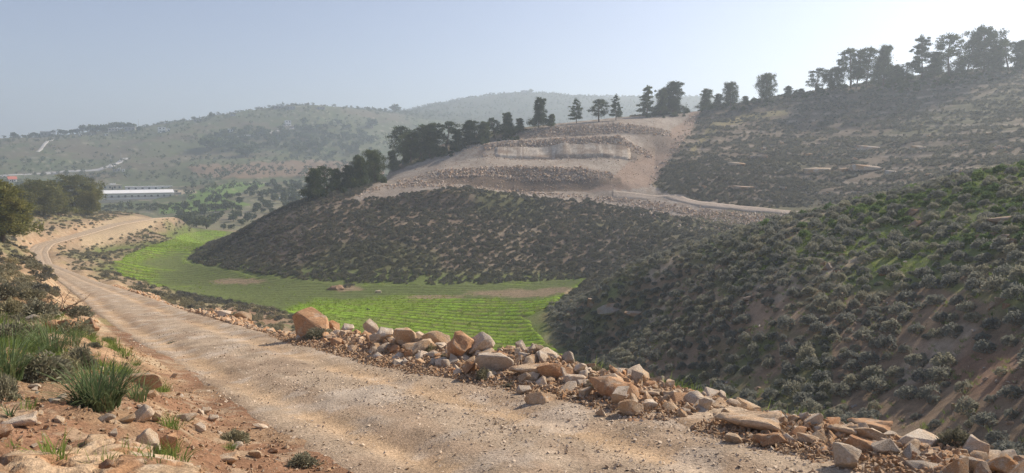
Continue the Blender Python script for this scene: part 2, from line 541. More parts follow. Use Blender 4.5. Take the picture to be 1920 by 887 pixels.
M_SHRUBGREEN = leaf_material('green_shrub', (0.12, 0.185, 0.075), (0.23, 0.31, 0.135), 0.38, 2.5)
M_SHRUBGREY = leaf_material('grey_shrub', (0.19, 0.185, 0.125), (0.33, 0.31, 0.22), 0.25, 4.0)
M_GRASS = leaf_material('grass_blades', (0.13, 0.20, 0.05), (0.26, 0.33, 0.10), 0.45, 3.0)
M_CROP = leaf_material('crop_blades', (0.17, 0.25, 0.03), (0.28, 0.37, 0.05), 0.4, 0.4)
M_ASPHODEL = leaf_material('asphodel_leaves', (0.090, 0.145, 0.060), (0.25, 0.31, 0.15), 0.3, 3.0)
M_DRY = leaf_material('dry_blades', (0.32, 0.27, 0.16), (0.42, 0.36, 0.22), 0.3, 3.0)
def plain_mat(name, col, rough=0.85, var=0.18, scale=4.0, spec=0.2):
    m, nt, N, L = new_mat(name)
    b = out_bsdf(nt, rough, spec)
    n = n_noise(nt, n_coord(nt), scale, 4, 0.65)
    c = n_mix(nt, 1.0, col, n_ramp(nt, n, [(0.25, 1 - var), (0.75, 1 + var)]), 'MULTIPLY')
    L.new(c, b.inputs['Base Color'])
    return m
M_BARK = plain_mat('pine_bark', (0.13, 0.095, 0.07), 0.95, 0.35, 9)
M_TWIG = plain_mat('dead_twig', (0.16, 0.11, 0.08), 0.95, 0.3, 12)
M_PLASTER = plain_mat('white_plaster', (0.80, 0.79, 0.76), 0.9, 0.10, 0.7)
M_PLASTERWARM = plain_mat('cream_plaster', (0.55, 0.50, 0.41), 0.9, 0.12, 0.7)
M_CONCRETE = plain_mat('grey_concrete', (0.30, 0.29, 0.28), 0.9, 0.2, 0.6)
M_ROOFSHEET = plain_mat('pale_roof_sheet', (0.74, 0.74, 0.74), 0.6, 0.08, 0.5)
M_ROOFRED = plain_mat('red_roof', (0.50, 0.15, 0.10), 0.8, 0.15, 1.0)
M_WINDOW = plain_mat('dark_window', (0.045, 0.05, 0.06), 0.25, 0.1, 1.0, 0.5)
M_FILM = plain_mat('white_film', (0.72, 0.74, 0.74), 0.5, 0.06, 0.8)
M_POLE = plain_mat('pole_metal', (0.30, 0.30, 0.30), 0.6, 0.15, 1.0)

# ------------------------------------------------------------------ regions of the ground
TERR_POLY = [(655,378),(690,352),(735,322),(800,300),(850,276),(905,262),(990,243),(1060,231),(1150,222),(1230,216),(1300,206),(1318,208),(1300,235),
             (1262,292),(1235,330),(1222,350),(1290,374),(1400,388),(1575,391),(1575,400),(1440,408),(1420,430),(1330,420),(1240,400),(1150,385),(1100,378),(1000,372),(950,362),(870,352),(790,358),(720,372)]
RAMP_POLY = [(1300,210),(1318,210),(1262,292),(1230,340),(1212,352),(1100,362),(1150,330),(1200,290),(1255,250)]
FIELD_POLY = [(425,430),(345,435),(300,455),(214,486),(203,500),(238,522),(330,548),(440,569),(520,583),(600,612),(640,660),(760,700),(900,730),(1030,720),(1085,705),
              (1105,690),(1060,664),(1022,640),(1008,622),(984,596),(1040,571),(1105,523),(1000,529),(850,535),(700,532),(560,526),(450,511),(370,496),(350,486),(362,474),(400,450),(432,434)]
def soften(px, py, amt, k, seed):
    return px + (vnoise(px / k, py / k, seed) - .5) * amt, py + (vnoise(px / k, py / k, seed + 9) - .5) * amt * 0.5
def fieldmask(x, y, px, py):
    a, b = soften(px, py, 16, 14, 401)
    return in_poly(a, b, FIELD_POLY) & (y > 62) & (y < 300)

def lerp3(c, m, col):
    m = np.clip(m, 0, 1)[..., None]
    return c * (1 - m) + np.asarray(col) * m

def ground_colour():
    x, y, z, px, py = GX, GY, GZ, GPX, GPY
    r = np.exp(GL)
    n_big = fbm(x / 30, y / 30, 101, 4); n_mid = fbm(x / 5, y / 5, 103, 4); n_sm = fbm(x / 0.9, y / 0.9, 107, 4); n_ti = fbm(x / 0.22, y / 0.22, 109, 3)
    # local steepness
    dzr = np.gradient(z, axis=0) / np.gradient(r, axis=0)
    steep = np.abs(dzr)
    c = np.empty(x.shape + (3,)); c[:] = (0.22, 0.145, 0.095)
    c = lerp3(c, sstep(0.45, 0.65, n_mid) * 0.6, (0.29, 0.215, 0.15))
    c = lerp3(c, sstep(0.55, 0.68, n_sm) * 0.35, (0.34, 0.27, 0.20))
    # near bank: red earth, crumbs, moss
    nearl = (RSIDE < 0) & (r < 60) & (y > -5)
    m = nearl * (1 - sstep(35, 60, r))
    c = lerp3(c, m, (0.245, 0.140, 0.085))
    c = lerp3(c, m * sstep(0.46, 0.62, n_sm) * 0.75, (0.31, 0.21, 0.13))
    c = lerp3(c, m * sstep(0.55, 0.66, n_ti) * 0.5, (0.42, 0.33, 0.23))
    c = lerp3(c, m * sstep(0.58, 0.72, n_mid) * 0.5, (0.16, 0.17, 0.06))
    # left slope away from the bank: dry tan soil under shrubs
    ls = (px < 420) & (r > 35) & (r < 300) & (z > -24)
    m = ls * sstep(30, 60, r)
    c = lerp3(c, m * 0.75, (0.26, 0.20, 0.13))
    c = lerp3(c, m * sstep(0.48, 0.64, n_mid) * 0.6, (0.16, 0.17, 0.07))
    # orange cut banks beside the road
    cut = (RD < 6.5) & (RD > 1.7) & (r > 14)
    m = cut * (1 - sstep(2.4, 6.0, RD)) * np.where(RSIDE < 0, 1.0, 0.75) * sstep(0.25, 0.5, n_mid + 0.1)
    c = lerp3(c, m, (0.37, 0.245, 0.150))
    c = lerp3(c, m * sstep(0.5, 0.62, n_sm) * 0.7, (0.46, 0.36, 0.24))
    bare = in_poly(px, py, [(155,432),(215,408),(268,400),(302,411),(290,424),(240,444),(190,462),(150,462)]) & (r > 150) & (r < 290)
    c = lerp3(c, bare * 0.85, (0.39, 0.30, 0.195))
    # rubble berm
    m = (RSIDE > 0) & (RD > 1.5) & (RD < 3.9) & (RPAR < 8.5)
    c = lerp3(c, m * 0.85, (0.33, 0.235, 0.155))
    c = lerp3(c, m * sstep(0.5, 0.62, n_sm) * 0.8, (0.44, 0.35, 0.26))
    # near right hill
    rh = (RSIDE > 0) & (RD > 4.2) & (y < 112) & (px > 520) & (r > 6)
    c = lerp3(c, rh * 0.85, (0.225, 0.165, 0.112))
    c = lerp3(c, rh * sstep(0.5, 0.62, n_mid) * 0.75, (0.26, 0.185, 0.125))
    up = np.clip((560 - py - np.clip((1500 - px), -500, 500) * 0.12) / 190, 0, 1)
    gm = rh * sstep(0.36, 0.60, fbm(x / 7, y / 7, 131, 3) * 0.62 + 0.40 * up)
    c = lerp3(c, gm * 0.9, (0.165, 0.205, 0.075))
    gm2 = rh * sstep(0.52, 0.66, fbm(x / 3.5, y / 3.5, 133, 3)) * (px < 1560) * 0.75
    c = lerp3(c, gm2, (0.125, 0.140, 0.060))
    pal = rh * sstep(0.60, 0.70, fbm(x / 4.5, y / 6, 137, 4))
    c = lerp3(c, pal * 0.85, (0.40, 0.32, 0.24))
    band = np.hypot((px - 1700) / 170, (py - 505 + (px - 1700) * -0.35) / 16)
    c = lerp3(c, rh * (1 - sstep(0.4, 1.3, band)) * sstep(.3, .5, n_sm), (0.20, 0.22, 0.075))
    for cx, cyy, sx, sy in ((1425,600,22,45),(1400,560,14,20),(1720,660,30,22),(1715,405,22,22),(1470,640,20,20),(1850,690,80,60),(1480,590,30,30),(1335,560,25,20)):
        q = np.hypot((px - cx) / sx, (py - cyy) / sy) + (n_sm - .5) * 1.1
        c = lerp3(c, rh * (1 - sstep(0.5, 1.25, q)) * 0.75, (0.37, 0.26, 0.18) if cx != 1850 else (0.23, 0.135, 0.09))
    g3 = rh * (r < 40) * (1 - sstep(6, 11, RD))
    c = lerp3(c, g3 * sstep(0.3, .5, n_sm), (0.16, 0.20, 0.06))
    # middle hill: dark earth under dense shrubs, with the bare terraces above
    mh = (y > 110) & (y < 300) & (px > 330) & (px < 1340) & (z > -24.4) & ~rh
    c = lerp3(c, mh * 0.85, (0.165, 0.130, 0.100))
    c = lerp3(c, mh * sstep(0.56, 0.68, n_mid) * 0.6, (0.27, 0.22, 0.16))
    c = lerp3(c, mh * sstep(0.58, 0.70, n_big) * 0.6, (0.095, 0.115, 0.045))
    # big right hill
    bh = (y > 100) & (y < 345) & (px > 1230) & ~rh
    c = lerp3(c, bh * 0.85, (0.135, 0.112, 0.088))
    c = lerp3(c, bh * sstep(0.52, 0.66, n_mid) * 0.4, (0.18, 0.148, 0.112))
    c = lerp3(c, bh * sstep(0.50, 0.66, n_big) * 0.6, (0.095, 0.105, 0.052))
    tb = z / 2.9 + 1.1 * fbm(x / 45, y / 45, 21, 2) + 0.5 * fbm(x / 12, y / 12, 23, 3); fb = tb - np.floor(tb)
    c = lerp3(c, bh * sstep(0.64, 0.72, fb) * (1 - sstep(.80, .90, fb)) * sstep(.42, .60, fbm(x / 18, y / 18, 161, 3)) * 0.8, (0.31, 0.26, 0.205))
    tr = bh & in_poly(*soften(px, py, 10, 12, 411), [(1330,228),(1400,214),(1475,205),(1478,213),(1400,226),(1345,243),(1300,290),(1285,300)])
    c = lerp3(c, tr * 0.8, (0.27, 0.23, 0.12))
    a, b = soften(px, py, 12, 9, 421)
    te = in_poly(a, b, TERR_POLY) & (y > 165) & (y < 300)
    c = lerp3(c, te * 0.95, (0.275, 0.235, 0.200))
    c = lerp3(c, te * sstep(0.48, 0.60, n_mid) * 0.6, (0.345, 0.302, 0.262))
    c = lerp3(c, te * sstep(0.52, 0.64, n_sm) * 0.55, (0.20, 0.152, 0.118))
    ra = in_poly(a, b, RAMP_POLY) & (y > 165) & (y < 300)
    c = lerp3(c, ra * 0.75, (0.255, 0.178, 0.135))
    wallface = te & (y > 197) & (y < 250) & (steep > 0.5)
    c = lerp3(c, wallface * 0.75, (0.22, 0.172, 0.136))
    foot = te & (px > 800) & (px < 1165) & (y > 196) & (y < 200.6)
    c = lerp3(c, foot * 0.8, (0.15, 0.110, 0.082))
    # valley floor round the field
    vf = (r > 62) & (r < 320) & (z < -21.5)
    c = lerp3(c, vf * (1 - sstep(-23.2, -21.5, z)) * 0.85, (0.115, 0.150, 0.042))
    # far side of the valley
    fa = (r > 330) & (y > 0)
    f1 = fbm(x / 90, y / 40, 151, 4); f2 = fbm(x / 22, y / 9, 153, 4)
    c = lerp3(c, fa * 0.95, (0.088, 0.100, 0.052))
    c = lerp3(c, fa * sstep(0.50, 0.62, f1) * 0.65, (0.135, 0.105, 0.078))
    c = lerp3(c, fa * sstep(0.52, 0.64, f2) * 0.7, (0.080, 0.108, 0.045))
    c = lerp3(c, fa * sstep(0.60, 0.70, f2[::-1]) * 0.6, (0.30, 0.26, 0.19))
    a, b = soften(px, py, 10, 14, 431)
    bright = fa & (in_poly(a, b, [(345,372),(385,350),(470,340),(500,345),(440,366),(400,380),(350,385)]) | in_poly(a, b, [(290,385),(420,372),(470,385),(380,400),(300,400)]))
    c = lerp3(c, bright * (r < 620) * 0.8, (0.13, 0.21, 0.045))
    red = fa & (r < 900) & in_poly(a, b, [(350,312),(560,300),(720,306),(720,330),(560,332),(380,334)])
    c = lerp3(c, red * 0.7, (0.255, 0.160, 0.115))
    prd = fa & in_poly(a, b, [(330,355),(372,360),(368,364),(330,366)]) & (r < 600)
    c = lerp3(c, prd * 0.9, (0.42, 0.34, 0.25))
    # stone-wall lines of old field terraces
    t = z / 3.4 + 1.1 * fbm(x / 45, y / 45, 21, 2) + 0.5 * fbm(x / 12, y / 12, 23, 3); f = t - np.floor(t)
    c = lerp3(c, fa * sstep(0.78, 0.9, f) * sstep(0.44, 0.58, f2) * 0.7, (0.30, 0.265, 0.205))
    ho = (r > 1020) & (y > 0)
    c = lerp3(c, ho * 0.9, (0.050, 0.058, 0.034))
    return np.clip(c, 0.01, 0.9)

def build_ground():
    nr, nc = GX.shape
    V = np.stack([GX, GY, GZ], -1).reshape(-1, 3)
    i = np.arange(nr - 1)[:, None]; j = np.arange(nc - 1)[None, :]
    a = (i * nc + j).ravel()
    faces = np.stack([a, a + 1, a + nc + 1, a + nc], -1)[:, ::-1]
    # close the little hole under the camera
    cap = np.arange(nc - 1)
    V = np.vstack([V, [[0, 0, float(GZ[0].mean())]]])
    tri = np.stack([cap, np.full(nc - 1, nr * nc), cap + 1], -1)[:, ::-1]
    me = np_mesh('hillside_ground', V, [faces, tri])
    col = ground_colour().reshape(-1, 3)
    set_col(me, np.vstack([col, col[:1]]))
    o = link('ground', me, M_GROUND)
    tag(o, 'stony hillsides falling to a narrow green valley, far ridges beyond', None, None, 'structure')
    return o
build_ground()

def build_road():
    # resample the centre line
    seg = [ROAD[0]]
    pts = []
    tpar = []
    k = 0.0
    while k < len(ROAD) - 1.001:
        i = int(k); f = k - i
        L = np.linalg.norm(ROAD[i + 1, :2] - ROAD[i, :2])
        # Catmull-Rom
        p0 = ROAD[max(i - 1, 0)]; p1 = ROAD[i]; p2 = ROAD[i + 1]; p3 = ROAD[min(i + 2, len(ROAD) - 1)]
        p = 0.5 * (2 * p1 + (p2 - p0) * f + (2 * p0 - 5 * p1 + 4 * p2 - p3) * f * f + (3 * p1 - p0 - 3 * p2 + p3) * f ** 3)
        lin = p1 * (1 - f) + p2 * f
        pts.append(lin * 0.65 + p * 0.35 if i > 0 else lin); tpar.append(k)
        dist = max(3.0, math.hypot(p[0], p[1]))
        k += min(1.0, max(0.045, dist * 0.010) / L)
    P = np.array(pts); tp = np.array(tpar)
    T = np.gradient(P[:, :2], axis=0); T /= np.linalg.norm(T, axis=1)[:, None]
    # smooth the tangent
    for _ in range(6):
        T[1:-1] = (T[:-2] + 2 * T[1:-1] + T[2:]) / 4
    T /= np.linalg.norm(T, axis=1)[:, None]
    Nn = np.stack([T[:, 1], -T[:, 0]], -1)       # to the right of travel
    U = np.linspace(-1, 1, 45)
    hw = road_half(tp)
    wob_l = (fbm(P[:, 1] / 1.1, P[:, 0] / 1.1, 501, 3) - .5) * 0.5; wob_r = (fbm(P[:, 1] / 1.1, P[:, 0] / 1.1, 507, 3) - .5) * 0.5
    off = U[None, :] * (hw[:, None] + 0.42)
    off = off + np.where(U[None, :] < 0, wob_l[:, None] * -U[None, :] , wob_r[:, None] * U[None, :])
    X = P[:, 0:1] + Nn[:, 0:1] * off; Y = P[:, 1:2] + Nn[:, 1:2] * off
    zc = np.interp(tp, np.arange(len(ROAD)), ROAD[:, 2])
    d, par, _ = poly_dist(X, Y, ROAD)
    Z = road_z(par)
    hwv = road_half(par)
    au = np.abs(off) / hwv
    rut = np.exp(-((np.abs(off + 0.1) - 0.85) / 0.26) ** 2)
    Z = Z + 0.03 * (1 - au ** 2) - 0.055 * rut + (fbm(X / 0.5, Y / 0.5, 511, 4) - .5) * 0.07 + (fbm(X / 2.5, Y / 2.5, 513, 2) - .5) * 0.025
    e = sstep(0.93, 1.12, au)
    rr = np.hypot(X, Y)
    Z = Z - e * (0.07 + 0.0016 * rr)
    n1 = fbm(X / 0.6, Y / 0.6, 521, 4); n2 = fbm(X / 2.2, Y / 2.2, 523, 3); n3 = fbm((X * .81 + Y * .58) / 0.35, (Y * .81 - X * .58) / 2.6, 527, 3)
    c = np.empty(X.shape + (3,)); c[:] = (0.355, 0.290, 0.222)
    c = lerp3(c, np.clip(rut * 0.8 + 0.28, 0, 1) * (0.55 + 0.45 * sstep(0.26, .5, n2)), (0.45, 0.322, 0.205))
    c = lerp3(c, sstep(0.52, 0.62, n3) * 0.5, (0.29, 0.205, 0.14))
    c = lerp3(c, sstep(0.55, 0.68, n1) * 0.5, (0.46, 0.40, 0.335))
    c = lerp3(c, sstep(0.8, 1.05, au) * 0.6, (0.34, 0.25, 0.17))
    c = lerp3(c, sstep(40, 110, rr) * 0.6, (0.40, 0.31, 0.22))
    nr, nc = X.shape
    i = np.arange(nr - 1)[:, None]; j = np.arange(nc - 1)[None, :]
    a = (i * nc + j).ravel()
    f = np.stack([a, a + 1, a + nc + 1, a + nc], -1)
    me = np_mesh('dirt_road', np.stack([X, Y, Z], -1).reshape(-1, 3), f)
    set_col(me, c.reshape(-1, 3))
    o = link('dirt_road', me, M_ROAD)
    tag(o, 'pale gravel track running down the slope and round the shoulder', None, None, 'structure')
    return X, Y, Z
build_road()

def far_road(name, pts, width, col, label, lift=0.12):
    P = np.array([pick(px, py, dmin)[:2] for px, py, dmin in pts])
    s = np.concatenate([[0], np.cumsum(np.linalg.norm(np.diff(P, axis=0), axis=1))])
    n = max(8, int(s[-1] / 2.5))
    q = np.linspace(0, s[-1], n)
    X = np.interp(q, s, P[:, 0]); Y = np.interp(q, s, P[:, 1])
    for _ in range(4):
        X[1:-1] = (X[:-2] + X[2:] + 2 * X[1:-1]) / 4; Y[1:-1] = (Y[:-2] + Y[2:] + 2 * Y[1:-1]) / 4
    tx = np.gradient(X); ty = np.gradient(Y); l = np.hypot(tx, ty); nx, ny = ty / l, -tx / l
    U = np.linspace(-.5, .5, 7)
    w = width * (1 + 0.25 * (vnoise(q / 4, q * 0, 9) - .5))
    XX = X[:, None] + nx[:, None] * U * w[:, None]; YY = Y[:, None] + ny[:, None] * U * w[:, None]
    ZZ = H(XX, YY) + lift + 0.0004 * np.hypot(XX, YY)
    edge = np.abs(U) > 0.45
    ZZ = ZZ - edge[None, :] * (lift + 0.5)
    nr, nc = XX.shape
    a = (np.arange(nr - 1)[:, None] * nc + np.arange(nc - 1)[None, :]).ravel()
    me = np_mesh(name, np.stack([XX, YY, ZZ], -1).reshape(-1, 3), np.stack([a, a + 1, a + nc + 1, a + nc], -1))
    set_col(me, np.asarray(col) * (0.85 + 0.3 * fbm(XX / 3, YY / 3, 44, 3).reshape(-1, 1)))
    return tag(link(name, me, M_ROAD), label, None, None, 'structure')
far_road('hill_track', [(1572,397,120),(1500,399,120),(1400,391,130),(1300,381,140),(1220,368,150),(1150,365,170)], 4.2, (0.36, 0.30, 0.25), 'pale dirt track curving below the terraces')
far_road('valley_road', [(0,331,480),(70,326,480),(140,321,480),(190,318,480),(212,309,480),(235,297,480)], 8.0, (0.42, 0.41, 0.40), 'pale road climbing the far slope')
far_road('ridge_lane', [(70,286,600),(80,276,600),(97,263,600)], 4.0, (0.46, 0.44, 0.41), 'short pale lane up to the grey ridge house')
far_road('house_lane', [(505,250,600),(530,244,600),(553,240,600)], 6.0, (0.44, 0.41, 0.37), 'pale lane below the white hillside house')
far_road('upper_lane', [(418,262,600),(440,258,600),(475,255,600)], 4.0, (0.42, 0.40, 0.36), 'thin pale lane on the far slope')

def build_field():
    th = np.arange(math.atan((190 - 960) / F), math.atan((1125 - 960) / F), 0.0024)
    lr = np.arange(math.log(66), math.log(300), 0.0028)
    T, Lr = np.meshgrid(th, lr)
    X = np.exp(Lr) * np.sin(T); Y = np.exp(Lr) * np.cos(T)
    z0 = H(X, Y)
    px, py = proj(X, Y, z0)
    inside = fieldmask(X, Y, px, py)
    # ploughed rows follow the foot of the slopes
    warp = (fbm(X / 40, Y / 40, 601, 2) - .5) * 16
    row = Y + 0.10 * X + warp * 0.5 + 0.004 * (X + 25) ** 2
    ph = row / 2.3 * 2 * PI
    n1 = fbm(X / 9, Y / 9, 611, 4); n2 = fbm(X / 1.4, Y / 1.4, 613, 4); n3 = fbm(X / 28, Y / 18, 617, 3)
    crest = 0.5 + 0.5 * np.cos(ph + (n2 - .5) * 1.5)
    w = inside.astype(float)
    for _ in range(5):
        w[1:-1] = (w[:-2] + w[1:-1] + w[2:]) / 3; w[:, 1:-1] = (w[:, :-2] + w[:, 1:-1] + w[:, 2:]) / 3
    w = sstep(0.5, 0.95, w)
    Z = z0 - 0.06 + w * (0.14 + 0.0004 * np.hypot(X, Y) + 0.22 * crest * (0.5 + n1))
    c = np.empty(X.shape + (3,)); c[:] = (0.175, 0.255, 0.030)
    c = lerp3(c, sstep(0.45, 0.65, n1) * 0.7, (0.20, 0.32, 0.035))
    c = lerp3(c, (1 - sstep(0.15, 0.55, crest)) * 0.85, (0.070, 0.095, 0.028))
    c = lerp3(c, sstep(0.56, 0.66, n2) * 0.5, (0.15, 0.13, 0.06))
    c = lerp3(c, sstep(0.56, 0.68, n3) * 0.4, (0.15, 0.19, 0.05))
    # shade along the middle hill and flat tail painted duller green, crop also sparser
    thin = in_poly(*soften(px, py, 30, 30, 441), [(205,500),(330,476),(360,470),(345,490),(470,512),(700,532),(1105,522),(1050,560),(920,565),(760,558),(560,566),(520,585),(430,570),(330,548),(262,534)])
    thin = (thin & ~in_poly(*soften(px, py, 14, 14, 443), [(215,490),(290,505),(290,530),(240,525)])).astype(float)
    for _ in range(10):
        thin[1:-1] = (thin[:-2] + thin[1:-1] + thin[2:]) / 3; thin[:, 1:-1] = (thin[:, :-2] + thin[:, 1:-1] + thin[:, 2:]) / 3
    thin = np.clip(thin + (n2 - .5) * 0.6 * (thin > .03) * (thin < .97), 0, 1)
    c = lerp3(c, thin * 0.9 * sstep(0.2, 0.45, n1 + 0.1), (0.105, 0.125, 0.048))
    for cx, cyy, sx, sy in ((970,553,95,8),(650,543,28,7),(1060,548,50,7),(450,530,60,6),(820,560,60,4)):
        q = np.hypot((px - cx) / sx, (py - cyy) / sy) + (n2 - .5) * 0.9
        c = lerp3(c, (1 - sstep(0.55, 1.2, q)) * 0.85, (0.26, 0.19, 0.13))
    nr, nc = X.shape
    i = np.arange(nr - 1)[:, None]; j = np.arange(nc - 1)[None, :]
    keep = inside[:-1, :-1] & inside[1:, 1:] & inside[1:, :-1] & inside[:-1, 1:]
    a = (i * nc + j)[keep]
    faces = np.stack([a, a + 1, a + nc + 1, a + nc], -1)[:, ::-1]
    used = np.unique(faces); remap = np.full(nr * nc, -1); remap[used] = np.arange(len(used))
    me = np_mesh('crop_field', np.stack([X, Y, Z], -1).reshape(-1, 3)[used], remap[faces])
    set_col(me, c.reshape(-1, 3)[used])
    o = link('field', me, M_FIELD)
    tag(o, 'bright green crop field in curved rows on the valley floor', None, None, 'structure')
    return X, Y, Z, inside, crest, thin
FIELD = build_field()

# ------------------------------------------------------------------ shared shapes
def quads_mesh(name, C, U, V, mat, smooth=False):
    """n small quads from centres and two half axes"""
    n = len(C)
    P = np.stack([C - U - V, C + U - V, C + U * 0.55 + V, C - U * 0.55 + V], 1).reshape(-1, 3)
    f = np.arange(4 * n).reshape(n, 4)
    me = np_mesh(name, P, f, smooth)
    me.materials.append(mat)
    return me

def rand_dirs(n, g):
    v = g.normal(size=(n, 3)); return v / np.linalg.norm(v, axis=1)[:, None]

def shrub_mesh(name, mat, n=260, seed=1, leaf=0.07, height=0.55, twiggy=0.5, core=0.35):
    """low cushion of thorny twigs, about 1 m across, base at z = 0"""
    g = np.random.default_rng(seed)
    d = rand_dirs(n, g); d[:, 2] = np.abs(d[:, 2])
    az = np.arctan2(d[:, 1], d[:, 0])
    lump = 1 + 0.12 * np.sin(3 * az + seed) + 0.09 * np.sin(5 * az + 2 * seed) + 0.08 * np.sin(7 * d[:, 2] + az * 2 + seed)
    rad = (core + (1 - core) * g.random(n) ** 0.45) * lump
    C = d * rad[:, None] * np.array([0.5, 0.5, height])
    C[:, 2] += 0.02
    up = d * np.array([1, 1, 0.9]) + g.normal(size=(n, 3)) * 0.45
    up /= np.linalg.norm(up, axis=1)[:, None]
    side = np.cross(up, rand_dirs(n, g)); side /= np.linalg.norm(side, axis=1)[:, None] + 1e-6
    L = leaf * (0.7 + 0.9 * g.random(n)); W = L * (0.28 + 0.5 * (1 - twiggy) * g.random(n))
    return quads_mesh(name, C, side * W[:, None], up * L[:, None], mat)

def rock_mesh(name, seed, ax=(1, 1, 1), mat=None, cuts=1, rough=0.05, npts=16, bev=0.05):
    rough *= 0.95; bev *= 0.55; npts = max(9, npts - 2)
    """angular broken limestone about 1 m across, centred"""
    g = random.Random(seed)
    bm = bmesh.new()
    for _ in range(npts):
        v = Vector((g.gauss(0, 1), g.gauss(0, 1), g.gauss(0, 1))).normalized()
        k = 0.38 + 0.17 * g.random()
        m = max(abs(v.x), abs(v.y), abs(v.z)); v = v * (0.55 + 0.45 / m * 0.72)      # a little boxy
        bm.verts.new((v.x * k * ax[0], v.y * k * ax[1], v.z * k * ax[2]))
    r = bmesh.ops.convex_hull(bm, input=bm.verts)
    junk = [e for e in r['geom_interior'] if isinstance(e, bmesh.types.BMVert)]
    bmesh.ops.delete(bm, geom=junk, context='VERTS')
    bmesh.ops.dissolve_limit(bm, angle_limit=0.25, verts=bm.verts, edges=bm.edges)
    if bev > 0:
        bmesh.ops.bevel(bm, geom=list(bm.edges), offset=bev * min(ax), segments=1, affect='EDGES', profile=0.6, clamp_overlap=True)
    bmesh.ops.triangulate(bm, faces=bm.faces)
    if cuts:
        long_e = [e for e in bm.edges if e.calc_length() > 0.16]
        bmesh.ops.subdivide_edges(bm, edges=long_e, cuts=cuts, use_grid_fill=True)
        bmesh.ops.triangulate(bm, faces=bm.faces)
        if cuts > 1:
            long_e = [e for e in bm.edges if e.calc_length() > 0.14]
            bmesh.ops.subdivide_edges(bm, edges=long_e, cuts=1)
            bmesh.ops.triangulate(bm, faces=bm.faces)
    bm.normal_update()
    off = Vector((seed * 3.1, seed * 1.7, 0))
    for v in bm.verts:
        q = v.co * 2.6 + off
        a = mnoise.noise(q) * 1.0 + mnoise.noise(q * 2.7) * 0.5 + abs(mnoise.noise(q * 5.5)) * 0.3
        v.co += v.normal * a * rough
    bm.normal_update()
    me = bm_mesh(name, bm, True)
    me.set_sharp_from_angle(angle=math.radians(20))
    if mat: me.materials.append(mat)
    return me

SRC = bpy.data.collections.new('shape_library')      # never linked to the scene
def source(name, me):
    o = bpy.data.objects.new(name, me); SRC.objects.link(o); return o

def scatter(name, pos, rot, scl, meshes, idx, label, parent=None, mat=None):
    """uncountable stuff: real instances of a few shapes on points"""
    pos = np.asarray(pos, np.float32)
    if len(pos) == 0: return None
    c = bpy.data.collections.new(name + '_shapes')
    for k, me in enumerate(meshes):
        o = bpy.data.objects.new('%s_shape_%02d' % (name, k), me); c.objects.link(o)
    me = bpy.data.meshes.new(name)
    me.vertices.add(len(pos)); me.vertices.foreach_set('co', pos.ravel())
    a = me.attributes.new('rot', 'FLOAT_VECTOR', 'POINT'); a.data.foreach_set('vector', np.asarray(rot, np.float32).ravel())
    a = me.attributes.new('scl', 'FLOAT_VECTOR', 'POINT'); a.data.foreach_set('vector', np.asarray(scl, np.float32).ravel())
    a = me.attributes.new('idx', 'INT', 'POINT'); a.data.foreach_set('value', np.asarray(idx, np.int32))
    o = bpy.data.objects.new(name, me); COL.objects.link(o)
    if parent: o.parent = parent
    ng = bpy.data.node_groups.new(name, 'GeometryNodeTree')
    ng.interface.new_socket('Geometry', in_out='INPUT', socket_type='NodeSocketGeometry')
    ng.interface.new_socket('Geometry', in_out='OUTPUT', socket_type='NodeSocketGeometry')
    N, L = ng.nodes, ng.links
    gi = N.new('NodeGroupInput'); go = N.new('NodeGroupOutput')
    ci = N.new('GeometryNodeCollectionInfo'); ci.inputs['Collection'].default_value = c
    ci.inputs['Separate Children'].default_value = True; ci.inputs['Reset Children'].default_value = True
    ip = N.new('GeometryNodeInstanceOnPoints'); ip.inputs['Pick Instance'].default_value = True
    def attr(nm, typ):
        n = N.new('GeometryNodeInputNamedAttribute'); n.data_type = typ; n.inputs['Name'].default_value = nm
        return n.outputs['Attribute']
    L.new(gi.outputs[0], ip.inputs['Points']); L.new(ci.outputs[0], ip.inputs['Instance'])
    L.new(attr('idx', 'INT'), ip.inputs['Instance Index'])
    L.new(attr('rot', 'FLOAT_VECTOR'), ip.inputs['Rotation'])
    L.new(attr('scl', 'FLOAT_VECTOR'), ip.inputs['Scale'])
    L.new(ip.outputs[0], go.inputs[0])
    md = o.modifiers.new('scatter', 'NODES'); md.node_group = ng
    tag(o, label, None, None, 'stuff')
    return o

def rots(n, g, tilt=0.15):
    return np.stack([g.normal(size=n) * tilt, g.normal(size=n) * tilt, g.random(n) * 2 * PI], -1)

SHRUBS = [shrub_mesh('shrub_shape', M_SHRUB, 620, 11 + k, 0.046, 0.50 + 0.06 * (k % 3), 0.3, 0.6) for k in range(6)]
SHRUBS_R = [shrub_mesh('sage_shrub_shape', M_SHRUBSAGE, 900, 111 + k, 0.042, 0.50 + 0.06 * (k % 3), 0.15, 0.72) for k in range(6)]
SHRUBS_G = [shrub_mesh('green_shrub_shape', M_SHRUBGREEN, 700, 31 + k, 0.048, 0.5, 0.2, 0.65) for k in range(4)]
SHRUBS_FAR = [shrub_mesh('far_shrub_shape', M_SHRUB, 70, 51 + k, 0.13, 0.52, 0.2) for k in range(5)]
SHRUBS_NEAR = [shrub_mesh('near_shrub_shape', M_SHRUBGREY, 1500, 71 + k, 0.045, 0.5, 0.95) for k in range(4)]
SHRUBS_LEFT = [shrub_mesh('left_shrub_shape', M_SHRUBGREY, 700, 91 + k, 0.042, 0.5, 0.8) for k in range(4)] + SHRUBS[:1]
ROCKS = [rock_mesh('stone_shape', 200 + k, (1.0 + 0.35 * ((k * 7) % 3 - 0.6), 0.85 + 0.25 * ((k * 5) % 4 - 1) * 0.6, 0.68 + 0.12 * (k % 3)), M_ROCK, 1, 0.045, 13 + k % 6, 0.04) for k in range(14)]
